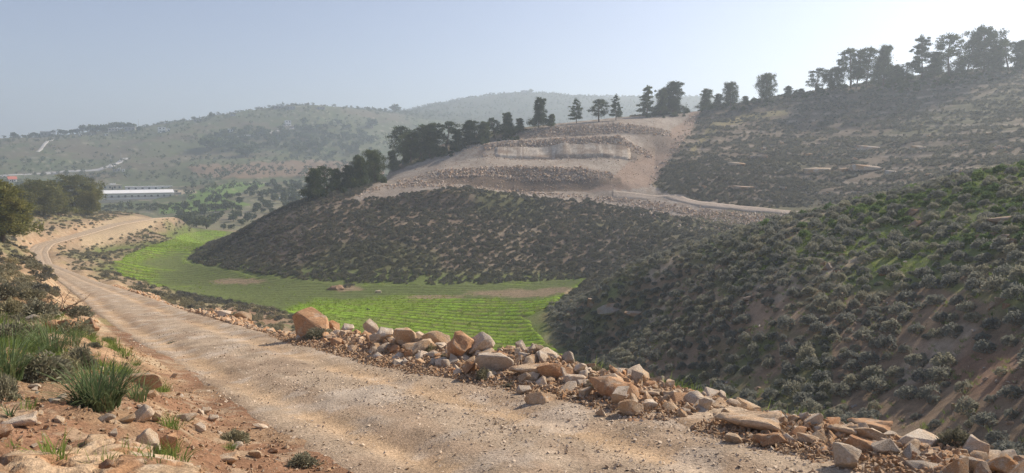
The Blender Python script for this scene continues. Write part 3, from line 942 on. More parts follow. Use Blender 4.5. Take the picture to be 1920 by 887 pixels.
ROCKS_PALE = [rock_mesh('pale_stone_shape', 300 + k, (1.25, 0.95, 0.55 + 0.1 * (k % 3)), M_ROCKPALE, 1, 0.05, 14, 0.05) for k in range(6)]
PEBBLES = [rock_mesh('pebble_shape', 400 + k, (1.1, 0.9, 0.65), M_ROCK, 0, 0.03, 9, 0.0) for k in range(6)]
M_ROCKDULL = rock_material('limestone_dull', (0.70, 0.68, 0.66))
ROCKS_DULL = [rock_mesh('dull_stone_shape', 340 + k, (1.25, 0.95, 0.55 + 0.1 * (k % 3)), M_ROCKDULL, 1, 0.05, 14, 0.05) for k in range(6)]
M_GRAVEL = plain_mat('road_pebble', (0.52, 0.42, 0.32), 0.95, 0.3, 30)
GRAVEL = [rock_mesh('gravel_shape', 460 + k, (1.1, 0.9, 0.6), M_GRAVEL, 0, 0.03, 9, 0.0) for k in range(5)]
RUBBLE = [rock_mesh('rubble_shape', 420 + k, (1.15, 0.95, 0.8), M_ROCKWALL, 0, 0.03, 11, 0.0) for k in range(7)]

def grass_mesh(name, mat, n, seed, length=0.35, spread=0.12, width=0.008, curl=0.6, seg=3):
    g = np.random.default_rng(seed)
    V = []; Fc = []
    for k in range(n):
        a = g.random() * 2 * PI; rr = spread * math.sqrt(g.random())
        base = np.array([math.cos(a) * rr, math.sin(a) * rr, 0])
        a2 = a + g.normal() * 0.6
        out = np.array([math.cos(a2), math.sin(a2), 0]); sd = np.array([-out[1], out[0], 0])
        Lb = length * (0.55 + 0.6 * g.random()); lean = 0.15 + curl * g.random()
        b0 = len(V)
        for s in range(seg + 1):
            t = s / seg
            p = base + out * Lb * lean * t ** 1.6 + np.array([0, 0, Lb * (t - 0.42 * lean * t * t)])
            w = width * (1 - 0.93 * t ** 1.5)
            V += [p - sd * w, p + sd * w]
        for s in range(seg):
            Fc.append((b0 + 2 * s, b0 + 2 * s + 1, b0 + 2 * s + 3, b0 + 2 * s + 2))
    me = np_mesh(name, np.array(V), np.array(Fc), True)
    me.materials.append(mat)
    return me
GRASS = [grass_mesh('grass_shape', M_GRASS, 26, 500 + k, 0.22, 0.10, 0.006, 0.8, 2) for k in range(4)]
CROP = [grass_mesh('crop_shape', M_CROP, 12, 520 + k, 0.34, 0.22, 0.022, 0.7, 2) for k in range(3)]

# ------------------------------------------------------------------ pine trees
def tube(V, Fc, pts, rads, n=6):
    b0 = len(V)
    for k, (p, r) in enumerate(zip(pts, rads)):
        p = Vector(p)
        t = (Vector(pts[min(k + 1, len(pts) - 1)]) - Vector(pts[max(k - 1, 0)])).normalized()
        s = t.cross(Vector((0.3, 0.9, 0.1))).normalized(); u = t.cross(s).normalized()
        for i in range(n):
            a = 2 * PI * i / n
            q = p + (s * math.cos(a) + u * math.sin(a)) * r
            V.append((q.x, q.y, q.z))
    for k in range(len(pts) - 1):
        for i in range(n):
            j = (i + 1) % n
            Fc.append((b0 + k * n + i, b0 + k * n + j, b0 + (k + 1) * n + j, b0 + (k + 1) * n + i))

def pine_meshes(seed, form, mat=None, dens=1.0):
    """Aleppo pine 10 m tall: (trunk mesh with limbs, crown mesh). form: bushy, tall, layered, round"""
    g = np.random.default_rng(seed)
    mat = mat or M_PINE
    V, Fc = [], []
    lean = g.normal(size=2) * 0.35
    def axis(t): return np.array([lean[0] * t + 0.22 * math.sin(3.1 * t + seed), lean[1] * t + 0.22 * math.cos(2.7 * t + seed), 9.3 * t])
    tp = [axis(t) for t in np.linspace(0, 1, 9)]
    rad0 = {'bushy': 0.20, 'tall': 0.15, 'layered': 0.17, 'round': 0.22}[form]
    tube(V, Fc, tp, [rad0 * (1 - 0.85 * t) + 0.02 for t in np.linspace(0, 1, 9)], 7)
    clumps = []
    nl = {'bushy': 46, 'tall': 30, 'layered': 34, 'round': 52}[form]
    lo = {'bushy': 0.05, 'tall': 0.20, 'layered': 0.16, 'round': 0.10}[form]
    for k in range(nl):
        t = lo + (1 - lo) * ((k + g.random()) / nl)
        u = (t - lo) / (1 - lo)
        if form == 'bushy': R = 3.0 * (1 - u ** 1.5) * (0.72 + 0.40 * math.sin(7 * u + seed)) * (0.75 + 0.5 * g.random()) + 0.6
        elif form == 'tall': R = 1.75 * math.sin(PI * min(1, u * 0.75 + 0.25)) ** 0.7 * (0.6 + 0.6 * g.random()) + 0.35
        elif form == 'layered': R = (2.7 * (1 - u) ** 0.75 + 0.5) * (0.55 + 0.6 * g.random())
        else: R = 3.1 * math.sqrt(max(0.02, 1 - (1.75 * u - 0.8) ** 2)) + 0.4
        a = k * 2.399 + g.normal() * 0.5
        p0 = axis(t); reach = R * (0.55 + 0.5 * g.random())
        rise = {'bushy': 0.35, 'tall': 0.6, 'layered': 0.12, 'round': 0.45}[form] * reach
        p2 = p0 + np.array([math.cos(a) * reach, math.sin(a) * reach, rise])
        p1 = (p0 + p2) / 2 + np.array([0, 0, -0.08 * reach])
        rr = 0.055 * (1 - 0.6 * u)
        tube(V, Fc, [p0, p1, p2], [rr, rr * 0.7, rr * 0.3], 4)
        sz = {'bushy': 1.05, 'tall': 0.85, 'layered': 0.80, 'round': 1.05}[form] * (0.7 + 0.55 * g.random()) * (1 - 0.35 * u)
        flat = {'bushy': 0.9, 'tall': 0.95, 'layered': 0.5, 'round': 0.95}[form]
        clumps.append((p2, sz, flat))
        if reach > 1.3 and form != 'tall':
            clumps.append((p1 + np.array([0, 0, 0.25]), sz * 0.8, flat))
        if form in ('layered', 'bushy') and g.random() < 0.6:
            clumps.append((p2 + np.array([g.normal() * 0.7, g.normal() * 0.7, g.normal() * 0.15]), sz * 0.7, flat))
    clumps.append((axis(1.0) + np.array([0, 0, 0.1]), 0.6, 1.0))
    Cs, Us, Vs = [], [], []
    for c, sz, flat in clumps:
        n = int(120 * dens * (0.5 + sz))
        d = rand_dirs(n, g)
        rad = sz * (0.2 + 0.8 * g.random(n) ** 0.5) * np.where(g.random(n) < 0.2, 1.0 + 0.5 * g.random(n), 1.0) * (1 + 0.35 * np.sin(4 * d[:, 0] + 3 * d[:, 1] + c[0] * 5))
        P = c + d * rad[:, None] * np.array([1, 1, flat])
        upv = d + np.array([0, 0, 0.7]) + g.normal(size=(n, 3)) * 0.5
        upv /= np.linalg.norm(upv, axis=1)[:, None]
        sd = np.cross(upv, rand_dirs(n, g)); sd /= np.linalg.norm(sd, axis=1)[:, None] + 1e-6
        L = (0.085 + 0.095 * g.random(n)) * (1.0 if dens >= 1 else 1.3)
        Cs.append(P); Us.append(sd * (L * 0.42)[:, None]); Vs.append(upv * L[:, None])
    tr = np_mesh('pine_trunk', np.array(V), np.array(Fc), True); tr.materials.append(M_BARK)
    cr = quads_mesh('pine_crown', np.vstack(Cs), np.vstack(Us), np.vstack(Vs), mat)
    return tr, cr

PINES = {
 'bushy': [pine_meshes(1, 'bushy'), pine_meshes(2, 'bushy'), pine_meshes(21, 'bushy'), pine_meshes(22, 'bushy')],
 'tall': [pine_meshes(3, 'tall'), pine_meshes(4, 'tall'), pine_meshes(23, 'tall'), pine_meshes(24, 'tall')],
 'layered': [pine_meshes(5, 'layered'), pine_meshes(6, 'layered')],
 'round': [pine_meshes(7, 'round'), pine_meshes(8, 'round'), pine_meshes(25, 'round')],
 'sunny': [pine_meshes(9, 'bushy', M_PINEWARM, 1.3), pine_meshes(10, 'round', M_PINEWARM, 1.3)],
}
def pine(px, base, top, form, label, group, wide=1.0, dmin=100.0, dmax=330.0, name='pine_tree', k=None, sink=0.15):
    x, y, z = pick(px, base, dmin, dmax)
    depth = y * CP - z * SP
    h = max(2.0, (base - top) / F * depth) / 9.7
    var = PINES[form][(int(px * 0.37) if k is None else k) % len(PINES[form])]
    t = empty(name, (x, y, z - sink), (px * 1.37) % 6.28)
    t.scale = (h * wide * 1.12, h * wide * 1.12, h)
    tag(t, label, 'tree', group)
    o = bpy.data.objects.new('trunk', var[0]); COL.objects.link(o); o.parent = t
    o = bpy.data.objects.new('crown', var[1]); COL.objects.link(o); o.parent = t
    return t

# trees on the left shoulder: column, base row, top row, form, width, words
G = 'pines on the left shoulder above the track'
for px, b, t, f, w, dm, lab in [
 (2,452,338,'sunny',1.5,60,'big olive-green pine cut off by the left edge of the view'),
 (30,424,352,'sunny',1.2,80,'narrow green pine just right of the one at the left edge'),
 (80,404,340,'sunny',1.5,120,'broad bushy pine in the middle of the left clump'),
 (58,402,346,'sunny',1.2,120,'dark pine partly hidden left of the broad bushy pine'),
 (110,403,352,'sunny',1.25,120,'small bushy pine between the two broad pines of the left clump'),
 (140,402,332,'sunny',1.55,120,'tall broad pine, second from the right end of the left clump'),
 (168,403,345,'sunny',1.25,120,'pine at the right end of the left clump beside the long white building')]:
    pine(px, b, t, f, lab, G, w, dm)
G = 'pines along the edge of the terraced hill'
for px, b, t, f, w, lab in [
 (588,372,316,'bushy',1.15,'dark spreading pine lowest on the slope, beside the pale tents'),
 (612,364,312,'tall',1.6,'slim dark pine just above the lowest one on the slope'),
 (632,360,316,'bushy',1.1,'low bushy pine third up the slope'),
 (652,352,306,'bushy',1.2,'dark bushy pine fourth up the slope'),
 (676,343,284,'bushy',1.15,'tall narrow-topped pine in the lower row of the slope'),
 (702,335,276,'round',0.95,'tallest round-topped pine of the lower row on the slope'),
 (738,322,282,'bushy',1.0,'lone small pine in the gap before the small upper terrace wall'),
 (755,304,238,'tall',1.5,'pine with a separate tuft on top, left end of the dense clump'),
 (772,304,250,'round',1.1,'dark dense pine filling the middle of the clump above the small wall'),
 (788,300,236,'tall',1.7,'tall pine rising from the middle of the dense clump'),
 (806,295,232,'bushy',1.1,'tallest feathery pine of the dense clump'),
 (838,284,230,'tall',1.8,'open pine with bare trunk at the right end of the dense clump'),
 (858,280,244,'bushy',1.1,'low pine tucked right of the open pine with bare trunk'),
 (884,272,226,'bushy',1.25,'dark pine at the left end of the upper clump'),
 (906,268,228,'bushy',1.2,'bushy pine second from the left in the upper clump'),
 (928,262,222,'tall',1.6,'slim pine in the middle of the upper clump'),
 (952,254,212,'bushy',1.15,'pointed pine near the right end of the upper clump'),
 (976,247,222,'bushy',1.3,'low pine at the right end of the upper clump, under the tall lone one'),
 (1010,240,184,'bushy',0.95,'tall dense pine standing alone against the far hill'),
 (1034,238,214,'bushy',1.1,'small pine leaning on the right of the tall dense lone pine'),
 (1080,231,186,'layered',0.95,'layered pine with a pointed top above the uppermost terrace'),
 (1124,228,186,'tall',1.7,'left one of the two open pines over the terrace end'),
 (1156,226,178,'layered',0.8,'right one of the two open pines, with a bare stem'),
 (1212,219,162,'layered',1.0,'ragged open pine with tufted head left of the big ridge pine'),
 (1240,216,168,'bushy',0.9,'pine wedged between the ragged one and the big ridge pine'),
 (1264,214,154,'bushy',1.15,'big pyramidal pine on the ridge above the dirt ramp')]:
    pine(px, b, t, f, lab, G, w)
G = 'pines along the right hand ridge'
for px, b, t, f, w, lab in [
 (1322,206,166,'bushy',1.2,'bushy pine at the top of the dirt ramp'),
 (1345,204,176,'bushy',1.3,'low pine between the ramp pine and the round ridge tree'),
 (1369,200,157,'round',0.95,'round dark tree on the ridge right of the dirt ramp'),
 (1398,194,180,'bushy',1.8,'low wide bush-like pine beside the lone windswept pine'),
 (1437,190,140,'round',0.9,'lone windswept pine standing clear on the ridge'),
 (1478,183,162,'bushy',1.5,'low spreading pine right of the lone windswept one'),
 (1502,178,166,'bushy',1.9,'lowest pine of the ridge, left of the leaning slender one'),
 (1530,173,130,'tall',1.8,'slender leaning pine at the left end of the long ridge grove'),
 (1565,171,128,'round',1.1,'dense round pine at the left of the long ridge grove'),
 (1592,166,94,'tall',1.4,'first tall pine with a bare trunk in the ridge grove'),
 (1608,165,97,'tall',1.1,'second tall bare-trunked pine close beside the first'),
 (1626,164,92,'tall',1.3,'thin feathery pine before the pointed one in the ridge grove'),
 (1655,162,88,'bushy',0.85,'pointed dense pine in the middle of the ridge grove'),
 (1680,158,122,'bushy',1.1,'small pine filling the gap left of the layered pine'),
 (1700,153,118,'tall',1.4,'short thin pine just left of the layered pine'),
 (1726,150,69,'layered',0.95,'high layered pine with flat branches against the bright sky'),
 (1752,148,98,'bushy',1.0,'dark pine in the shade right of the layered pine'),
 (1779,146,66,'tall',1.5,'high slim pine with two tufts at the top'),
 (1800,142,112,'bushy',1.2,'small pine in the gap left of the biggest ridge pine'),
 (1815,140,72,'tall',1.3,'thin pine touching the left of the biggest ridge pine'),
 (1842,139,57,'round',1.0,'biggest and densest pine of the right hand ridge'),
 (1868,136,86,'bushy',0.9,'pine hugging the right side of the biggest ridge pine'),
 (1890,134,76,'tall',1.6,'pine with open branches near the right edge of the view'),
 (1912,133,78,'bushy',1.0,'last ridge pine at the right edge of the view')]:
    pine(px, b, t, f, lab, G, w, 150)

def undergrowth():
    g = np.random.default_rng(991)
    P, S = [], []
    spans = [(580, 720, 374, 330, 26), (745, 870, 306, 280, 34), (880, 985, 272, 247, 26), (1200, 1290, 220, 212, 20), (1310, 1480, 206, 184, 40), (1490, 1918, 178, 134, 110)]
    for a, b, ya, yb, n in spans:
        for k in range(n):
            px = g.uniform(a, b); py = ya + (yb - ya) * (px - a) / (b - a)
            x, y, z = pick(px, py, 150, 330)
            r = math.hypot(x, y); q = g.uniform(-0.035, 0.035)
            x, y = x * (1 + q), y * (1 + q)
            P.append((x, y, float(H(x, y)) - 0.1)); s = 1.1 + 2.0 * g.random() ** 1.6; S.append((s, s, s * g.uniform(.8, 1.5)))
    scatter('ridge_undergrowth', P, rots(len(P), g, 0.1), S, UNDER, g.integers(0, len(UNDER), len(P)), 'low dark undergrowth below the pines on the ridges')
UNDER = [shrub_mesh('undergrowth_shape', M_PINE, 420, 131 + k, 0.07, 0.6, 0.2) for k in range(4)]
undergrowth()

# ------------------------------------------------------------------ broken terrace walls of the middle hill
def patch_points(pxa, pxb, row_a, row_b, n, seed, bias=0.5):
    """points on the terraced slope between two knot rows"""
    g = np.random.default_rng(seed)
    px = g.uniform(pxa, pxb, n)
    rr = row_a + (row_b - row_a) * g.random(n)
    d = np.interp(rr, np.arange(len(TD)), TD)
    x = (px - 960) / F * d * 1.0
    # refine the bearing with the real height
    for _ in range(3):
        z = H(x, d); p2, _py = proj(x, d, z); x = x + (px - p2) / F * d
    return x, d, H(x, d), g

def rubble_wall(name, label, bands, seed, face=None, group='rubble terrace walls on the middle hill'):
    """bands: (px from, px to, row from, row to, stones, size low, size high)"""
    P, S, R, I = [], [], [], []
    for bi, (pa, pb, ra, rb, n, lo, hi) in enumerate(bands):
        x, y, z, g = patch_points(pa, pb, ra, rb, n, seed + bi)
        s = lo + (hi - lo) * g.random(n) ** 2.2
        P.append(np.stack([x, y, z + s * 0.12], -1)); S.append(s[:, None] * g.uniform(0.75, 1.25, (n, 3)))
        R.append(rots(n, g, 0.8)); I.append(g.integers(0, len(RUBBLE), n))
    P = np.vstack(P)
    c = P.mean(0)
    t = empty(name, (float(c[0]), float(c[1]), float(H(c[0], c[1]))))
    tag(t, label, 'terrace wall', group)
    P = P - np.array(t.location)[None, :]
    scatter('stones', P, np.vstack(R), np.vstack(S), RUBBLE, np.concatenate(I), None, t)
    if face:
        pa, pb, h_rows = face
        pxs = np.linspace(pa, pb, 220)
        V = []
        for k, r in enumerate(np.linspace(h_rows[0], h_rows[1], 9)):
            d = np.full(len(pxs), np.interp(r, np.arange(len(TD)), TD)) + (fbm(pxs / 3, pxs * 0 + k * .4, 71, 3) - .5) * 0.5
            tp = sstep(0, 0.06, (pxs - pa) / (pb - pa)) * sstep(0, 0.06, (pb - pxs) / (pb - pa))
            d = d - 0.55 * tp + 1.6 * (1 - tp)
            x = (pxs - 960) / F * d
            for _ in range(3):
                z = H(x, d); p2, _py = proj(x, d, z); x = x + (pxs - p2) / F * d
            z = H(x, d + 0.55 * tp) + 0.15 * tp - 0.8 * (1 - tp) - (1.2 if k == 0 else 0.0)
            V.append(np.stack([x, d, z], -1))
        V = np.array(V); nr, nc = V.shape[:2]
        a = (np.arange(nr - 1)[:, None] * nc + np.arange(nc - 1)[None, :]).ravel()
        me = np_mesh('cut_rock_face', V.reshape(-1, 3) - np.array(t.location), np.stack([a, a + 1, a + nc + 1, a + nc], -1))
        u = V[..., 0].ravel(); w = V[..., 2].ravel()
        col = np.empty((len(u), 3)); col[:] = (0.54, 0.47, 0.385)
        col = lerp3(col, sstep(0.48, 0.6, fbm(u / 9, w / 0.35, 83, 3)) * 0.6, (0.33, 0.255, 0.19))
        streak = fbm(u / 0.7, w / 6, 77, 4)
        col = lerp3(col, sstep(0.5, 0.62, streak) * 0.6, (0.30, 0.22, 0.16))
        col = lerp3(col, sstep(0.52, 0.62, fbm(u / 5, w / 1.5, 79, 3)) * 0.75, (0.27, 0.20, 0.15))
        set_col(me, col)
        link('cut_rock_face', me, M_GROUND, t)
    return t
rubble_wall('rubble_terrace_wall', 'long lowest bank of tumbled rubble with dark earth under it', [(822,1150,1.5,2.08,2200,0.3,1.2),(815,1150,1.0,1.5,260,0.2,0.7)], 1000)
rubble_wall('rubble_terrace_wall', 'middle rubble bank standing on a pale cut rock face', [(908,1222,3.55,4.12,1900,0.3,1.25),(905,1195,2.85,3.25,420,0.25,0.9)], 1010, (918, 1192, (3.02, 3.66)))
rubble_wall('rubble_terrace_wall', 'topmost rubble bank under the lone pines', [(985,1258,5.1,6.08,1400,0.3,1.1)], 1020)
rubble_wall('rubble_terrace_wall', 'short stone bank at the lower left corner of the terraces', [(744,826,1.6,2.4,240,0.25,0.95)], 1030)
rubble_wall('rubble_terrace_wall', 'short stone bank left of the middle rubble bank', [(842,900,4.0,5.0,170,0.25,0.9)], 1040)

def pixel_stuff(name, poly, n, lo, hi, meshes, label, seed, dmin=100, dmax=320, power=2.2, sink=0.12, tilt=0.8, flat=1.0):
    """loose stones over a patch of hillside"""
    g = np.random.default_rng(seed)
    xs = [p[0] for p in poly]; ys = [p[1] for p in poly]
    sel = in_poly(GPX, GPY, poly) & (GHID <= 0.0) & (GY > dmin) & (GY < dmax)
    idx = np.nonzero(sel.ravel())[0]
    if len(idx) == 0: return None
    # equal chance per pixel of the polar sheet times cell area
    area = (np.exp(GL) ** 2).ravel()[idx] * (0.3 + np.abs(np.gradient(GPY, axis=0)).ravel()[idx])
    area = area / area.sum()
    c = g.choice(idx, n, p=area)
    x = GX.ravel()[c] + g.normal(size=n) * 0.5; y = GY.ravel()[c] + g.normal(size=n) * 0.8
    s = lo + (hi - lo) * g.random(n) ** power
    P = np.stack([x, y, H(x, y) + s * sink], -1)
    S = s[:, None] * g.uniform(0.75, 1.25, (n, 3)); S[:, 2] *= flat
    return scatter(name, P, rots(n, g, tilt), S, meshes, g.integers(0, len(meshes), n), label)
pixel_stuff('hillside_rubble', [(660,372),(720,352),(790,352),(850,350),(930,358),(1000,366),(1110,374),(1240,392),(1330,412),(1420,425),(1450,408),(1570,402),(1570,398),(1440,402),(1300,392),(1230,380),(1150,372),(1000,360),(900,352),(800,340),(700,350)], 2600, 0.2, 1.0, RUBBLE, 'spill of pale rubble below the terraces and the track', 1100)
pixel_stuff('hillside_rubble', [(1170,372),(1300,392),(1420,410),(1430,430),(1330,440),(1250,420),(1180,395)], 900, 0.2, 0.9, RUBBLE, 'rubble spilling down from the curve of the hill track', 1101)
pixel_stuff('hillside_rubble', [(1292,215),(1312,210),(1300,240),(1265,295),(1240,332),(1222,352),(1210,350),(1235,315),(1270,262)], 420, 0.25, 1.2, RUBBLE, 'line of broken rock along the right edge of the dirt ramp', 1102)
pixel_stuff('hillside_rubble', [(690,352),(740,325),(850,282),(920,262),(1000,245),(1100,232),(1260,216),(1300,210),(1240,320),(1160,350),(900,345),(760,345)], 3800, 0.10, 0.5, RUBBLE, 'loose stones scattered over the bare terraces', 1103)

# ------------------------------------------------------------------ shrubs on the slopes
def region_samples(sel, density, seed, jitter=0.6):
    """random points over chosen cells of the sheet, density per square metre (array or number)"""
    g = np.random.default_rng(seed)
    r = np.exp(GL[:-1, :-1])
    ar = r * (np.diff(TH)[None, :]) * (np.exp(GL[1:, :-1]) - r)
    dens = density[:-1, :-1] if not np.isscalar(density) else density
    lam = np.where(sel[:-1, :-1], ar * dens, 0)
    cnt = g.poisson(np.clip(lam, 0, 20))
    ii, jj = np.nonzero(cnt)
    rep_ = np.repeat(np.arange(len(ii)), cnt[ii, jj])
    ii, jj = ii[rep_], jj[rep_]
    u = g.random(len(ii)); v = g.random(len(ii))
    th = TH[jj] + u * (TH[jj + 1] - TH[jj]); lr = LR[ii] + v * (LR[ii + 1] - LR[ii])
    x = np.exp(lr) * np.sin(th); y = np.exp(lr) * np.cos(th)
    return x, y, H(x, y), g

def thin_out(x, y, rad, g, order=None):
    """drop points closer than rad to one kept earlier"""
    cell = {}
    keep = np.zeros(len(x), bool)
    idx = g.permutation(len(x)) if order is None else order
    inv = 1.0 / max(np.max(rad), 1e-3)
    cx = np.floor(x * inv).astype(int); cyy = np.floor(y * inv).astype(int)
    for i in idx:
        a, b = int(cx[i]), int(cyy[i]); ok = True
        for da in (-1, 0, 1):
            for db in (-1, 0, 1):
                for j in cell.get((a + da, b + db), ()):
                    if (x[i] - x[j]) ** 2 + (y[i] - y[j]) ** 2 < rad[i] * rad[j]: ok = False; break
                if not ok: break
            if not ok: break
        if ok:
            keep[i] = True; cell.setdefault((a, b), []).append(i)
    return keep

_R = np.exp(GL)
_N5 = fbm(GX / 5, GY / 5, 703, 4); _N14 = fbm(GX / 14, GY / 14, 705, 3)
VISIBLE = GHID <= 0.012
INV = (GPX > -150) & (GPX < 2070)
side_right = RSIDE > 0
WIDE = (GPX > -500) & (GPX < 2700)
RHILL = side_right & (RD > 4.5) & (GY < 112) & (GPX > 700) & (_R > 9) & (GZ > -22.3) & WIDE & ~in_poly(GPX, GPY, FIELD_POLY)
_bare = np.zeros(GX.shape)
for cx, cyy, sx, sy, kk in ((1425,600,24,50,1),(1400,560,16,24,.8),(1720,660,34,24,1),(1715,405,22,22,1),(1850,690,85,55,.9),(1880,600,40,60,.6),(1480,590,34,34,.7),(1335,560,28,22,.6),(1600,480,30,14,.7),(1700,500,110,13,.9),(1420,720,70,40,.75),(1250,690,60,30,.6),(1650,770,90,25,.8)):
    _bare = np.maximum(_bare, kk * (1 - sstep(0.6, 1.25, np.hypot((GPX - cx) / sx, (GPY - cyy) / sy))))
rh_den = 3.2 * sstep(0.16, 0.44, _N5) * (1 - _bare) + 0.03
def shrub_field(sel, dens, seed, lo, hi, spacing):
    x, y, z, g = region_samples(sel, dens, seed)
    s = lo + (hi - lo) * g.random(len(x)) ** 1.5
    keep = thin_out(x, y, s * spacing, g, np.argsort(-s))
    return x[keep], y[keep], z[keep], s[keep], g
sx, sy, sz, ss, g = shrub_field(RHILL & (GHID <= 0.16), rh_den, 711, 0.45, 1.15, 0.94)
spx, spy = proj(sx, sy, sz)
big = ss / np.hypot(sx, sy)
inframe = (spx > 4) & (spx < 1916) & (spy < 880) & (hidden(sx, sy, 0.4) <= 0)
order = np.argsort(-(big * inframe))
solo = set(order[:205].tolist())
def where_rhill(px, py):
    ref = [((1425, 600), 'the tan streak'), ((1720, 660), 'the pale bare patch'), ((1750, 740), 'the lone grey boulder'), ((1557, 500), 'the three pale stones'),
           ((1715, 405), 'the bare crest strip'), ((1885, 430), 'the white outcrops'), ((1600, 790), 'the long orange slab'), ((1430, 790), 'the overhanging slab'), ((1860, 690), 'the red bare soil'), ((1160, 570), 'the rock ledge'), ((1280, 720), 'the slope foot'), ((1870, 565), 'the grey stone cluster'), ((1700, 500), 'the grassy band')]
    d = [math.hypot((px - a[0][0]) * 0.8, (py - a[0][1]) * 1.2) for a in ref]
    k = int(np.argmin(d)); (rx, ry), nm = ref[k]
    dx, dy = px - rx, py - ry
    far = 'just' if d[k] < 40 else 'well' if d[k] > 85 else ''
    if abs(dy) > 2.2 * abs(dx): w = 'above' if dy < 0 else 'below'
    elif abs(dx) > 2.2 * abs(dy): w = 'left of' if dx < 0 else 'right of'
    else: w = ('above' if dy < 0 else 'below') + ' and ' + ('left of' if dx < 0 else 'right of')
    return (far + ' ' + w).strip(), nm
TAKEN = {}
def unique_label(base, extras):
    """first wording not used yet, else the last shared wording"""
    for e in [''] + list(extras):
        t = (base + (' ' + e if e else '')).strip()
        if t not in TAKEN:
            TAKEN[t] = 1; return t
    TAKEN[t] += 1
    return t
green_up = (vnoise(sx / 6, sy / 6, 131) + np.clip((520 - spy) / 200, -0.5, 1) > 1.0)
far_pts, cnt = [], 0
for i in range(len(sx)):
    if i in solo:
        isg = bool(green_up[i]) and (i % 3 == 0)
        me = SHRUBS_G[i % 4] if isg else SHRUBS_R[i % 6]
        o = bpy.data.objects.new('shrub', me); COL.objects.link(o)
        o.location = (sx[i], sy[i], sz[i] - 0.05)
        o.rotation_euler = (0, 0, float(g.random() * 6.28))
        k = float(ss[i]); o.scale = (k * float(g.uniform(.9, 1.2)), k * float(g.uniform(.9, 1.2)), k * float(g.uniform(.85, 1.15)))
        w, nm = where_rhill(spx[i], spy[i])
        size = 'broad' if k > 0.95 else 'middling' if k > 0.75 else 'small'
        lab = f"{size} {'fresh green' if isg else 'grey-green'} shrub {w} {nm} on the slope"
        if len(lab.replace('-', ' ').split()) > 14: lab = lab.replace(' on the slope', '')
        tag(o, lab, 'shrub', 'cushion shrubs on the near right slope')
    else: far_pts.append(i)
far_pts = np.array(far_pts)
def put_shrubs(name, ii, x, y, z, s, g, meshes, label, zs=1.0, tilt=0.12):
    n = len(ii)
    S = s[ii][:, None] * np.stack([g.uniform(.85, 1.25, n), g.uniform(.85, 1.25, n), zs * g.uniform(.8, 1.2, n)], -1)
    return scatter(name, np.stack([x[ii], y[ii], z[ii] - 0.05], -1), rots(n, g, tilt), S, meshes, g.integers(0, len(meshes), n), label)
gu = green_up[far_pts] & (g.random(len(far_pts)) < 0.4)
put_shrubs('low_shrubs', far_pts[~gu], sx, sy, sz, ss, g, SHRUBS_R, 'small dark cushion shrubs covering the near right slope')
put_shrubs('green_shrubs', far_pts[gu], sx, sy, sz, ss, g, SHRUBS_G, 'fresh green cushion shrubs along the crest of the near right slope')

# middle hill
MIDH = (GY > 112) & (GY < 215) & (GPX > 330) & (GPX < 1500) & (GZ > -24.6) & ~RHILL & ~in_poly(*soften(GPX, GPY, 14, 10, 731), TERR_POLY) & ~in_poly(GPX, GPY, FIELD_POLY)
md = 0.72 * sstep(0.12, 0.36, _N5) * (1 - 0.5 * sstep(0.6, 0.72, _N14)) + 0.03
md = md * (1 - 0.6 * in_poly(GPX, GPY, [(1190,385),(1300,395),(1420,420),(1440,440),(1340,445),(1240,425)]))
x, y, z, s, g = shrub_field(MIDH & (GHID <= 0.03) & WIDE, md * 2.6, 741, 0.45, 1.2, 0.52)
put_shrubs('dark_shrubs', np.arange(len(x)), x, y, z, s, g, SHRUBS, 'dense dark shrubs covering the foot of the terraced hill')
print('mid shrubs', len(x), 'right', len(sx))
# big right hill
BIGH = (GY > 118) & (GY < 345) & (GPX > 1180) & ~MIDH & ~RHILL & ~in_poly(GPX, GPY, TERR_POLY) & INV
_t = GZ / 2.9 + 1.1 * fbm(GX / 45, GY / 45, 21, 2) + 0.5 * fbm(GX / 12, GY / 12, 23, 3); _f = _t - np.floor(_t)
bd = 0.55 * sstep(0.30, 0.52, _N5) * (0.12 + 0.88 * (1 - sstep(0.52, 0.64, _f) * (1 - sstep(.9, 1, _f)) * sstep(.36, .5, _N14))) + 0.02
x, y, z, s, g = shrub_field(BIGH & VISIBLE, bd * 2.3, 751, 0.5, 1.4, 0.54)
put_shrubs('hill_shrubs', np.arange(len(x)), x, y, z, s, g, SHRUBS_FAR, 'low dark shrubs over the big right hill')
print('big', len(x))
def rel_words(px, py, refs):
    d = [math.hypot(px - r[0], (py - r[1]) * 1.4) for r in refs]
    k = int(np.argmin(d)); dx, dy = px - refs[k][0], py - refs[k][1]
    far = 'just' if d[k] < 30 else 'well' if d[k] > 60 else ''
    if abs(dy) * 1.6 > 2.2 * abs(dx): w = 'behind' if dy < 0 else 'in front of'
    elif abs(dx) > 2.2 * 1.6 * abs(dy): w = 'left of' if dx < 0 else 'right of'
    else: w = ('behind' if dy < 0 else 'in front of') + ' and ' + ('left of' if dx < 0 else 'right of')
    return (far + ' ' + w).strip(), refs[k][2]
TRACKREF = [(112, 560, 'the bare dead bush'), (140, 610, 'the orange cut bank'), (70, 500, 'the dip in the track'), (80, 458, 'the far track bend'), (30, 520, 'the upper bank edge'), (20, 620, 'the left edge tufts'),
            (240, 520, 'the near field corner'), (340, 560, 'the field edge'), (240, 430, 'the bare tan bank'), (420, 585, 'the farthest pale boulder'), (30, 455, 'the left edge pine')]
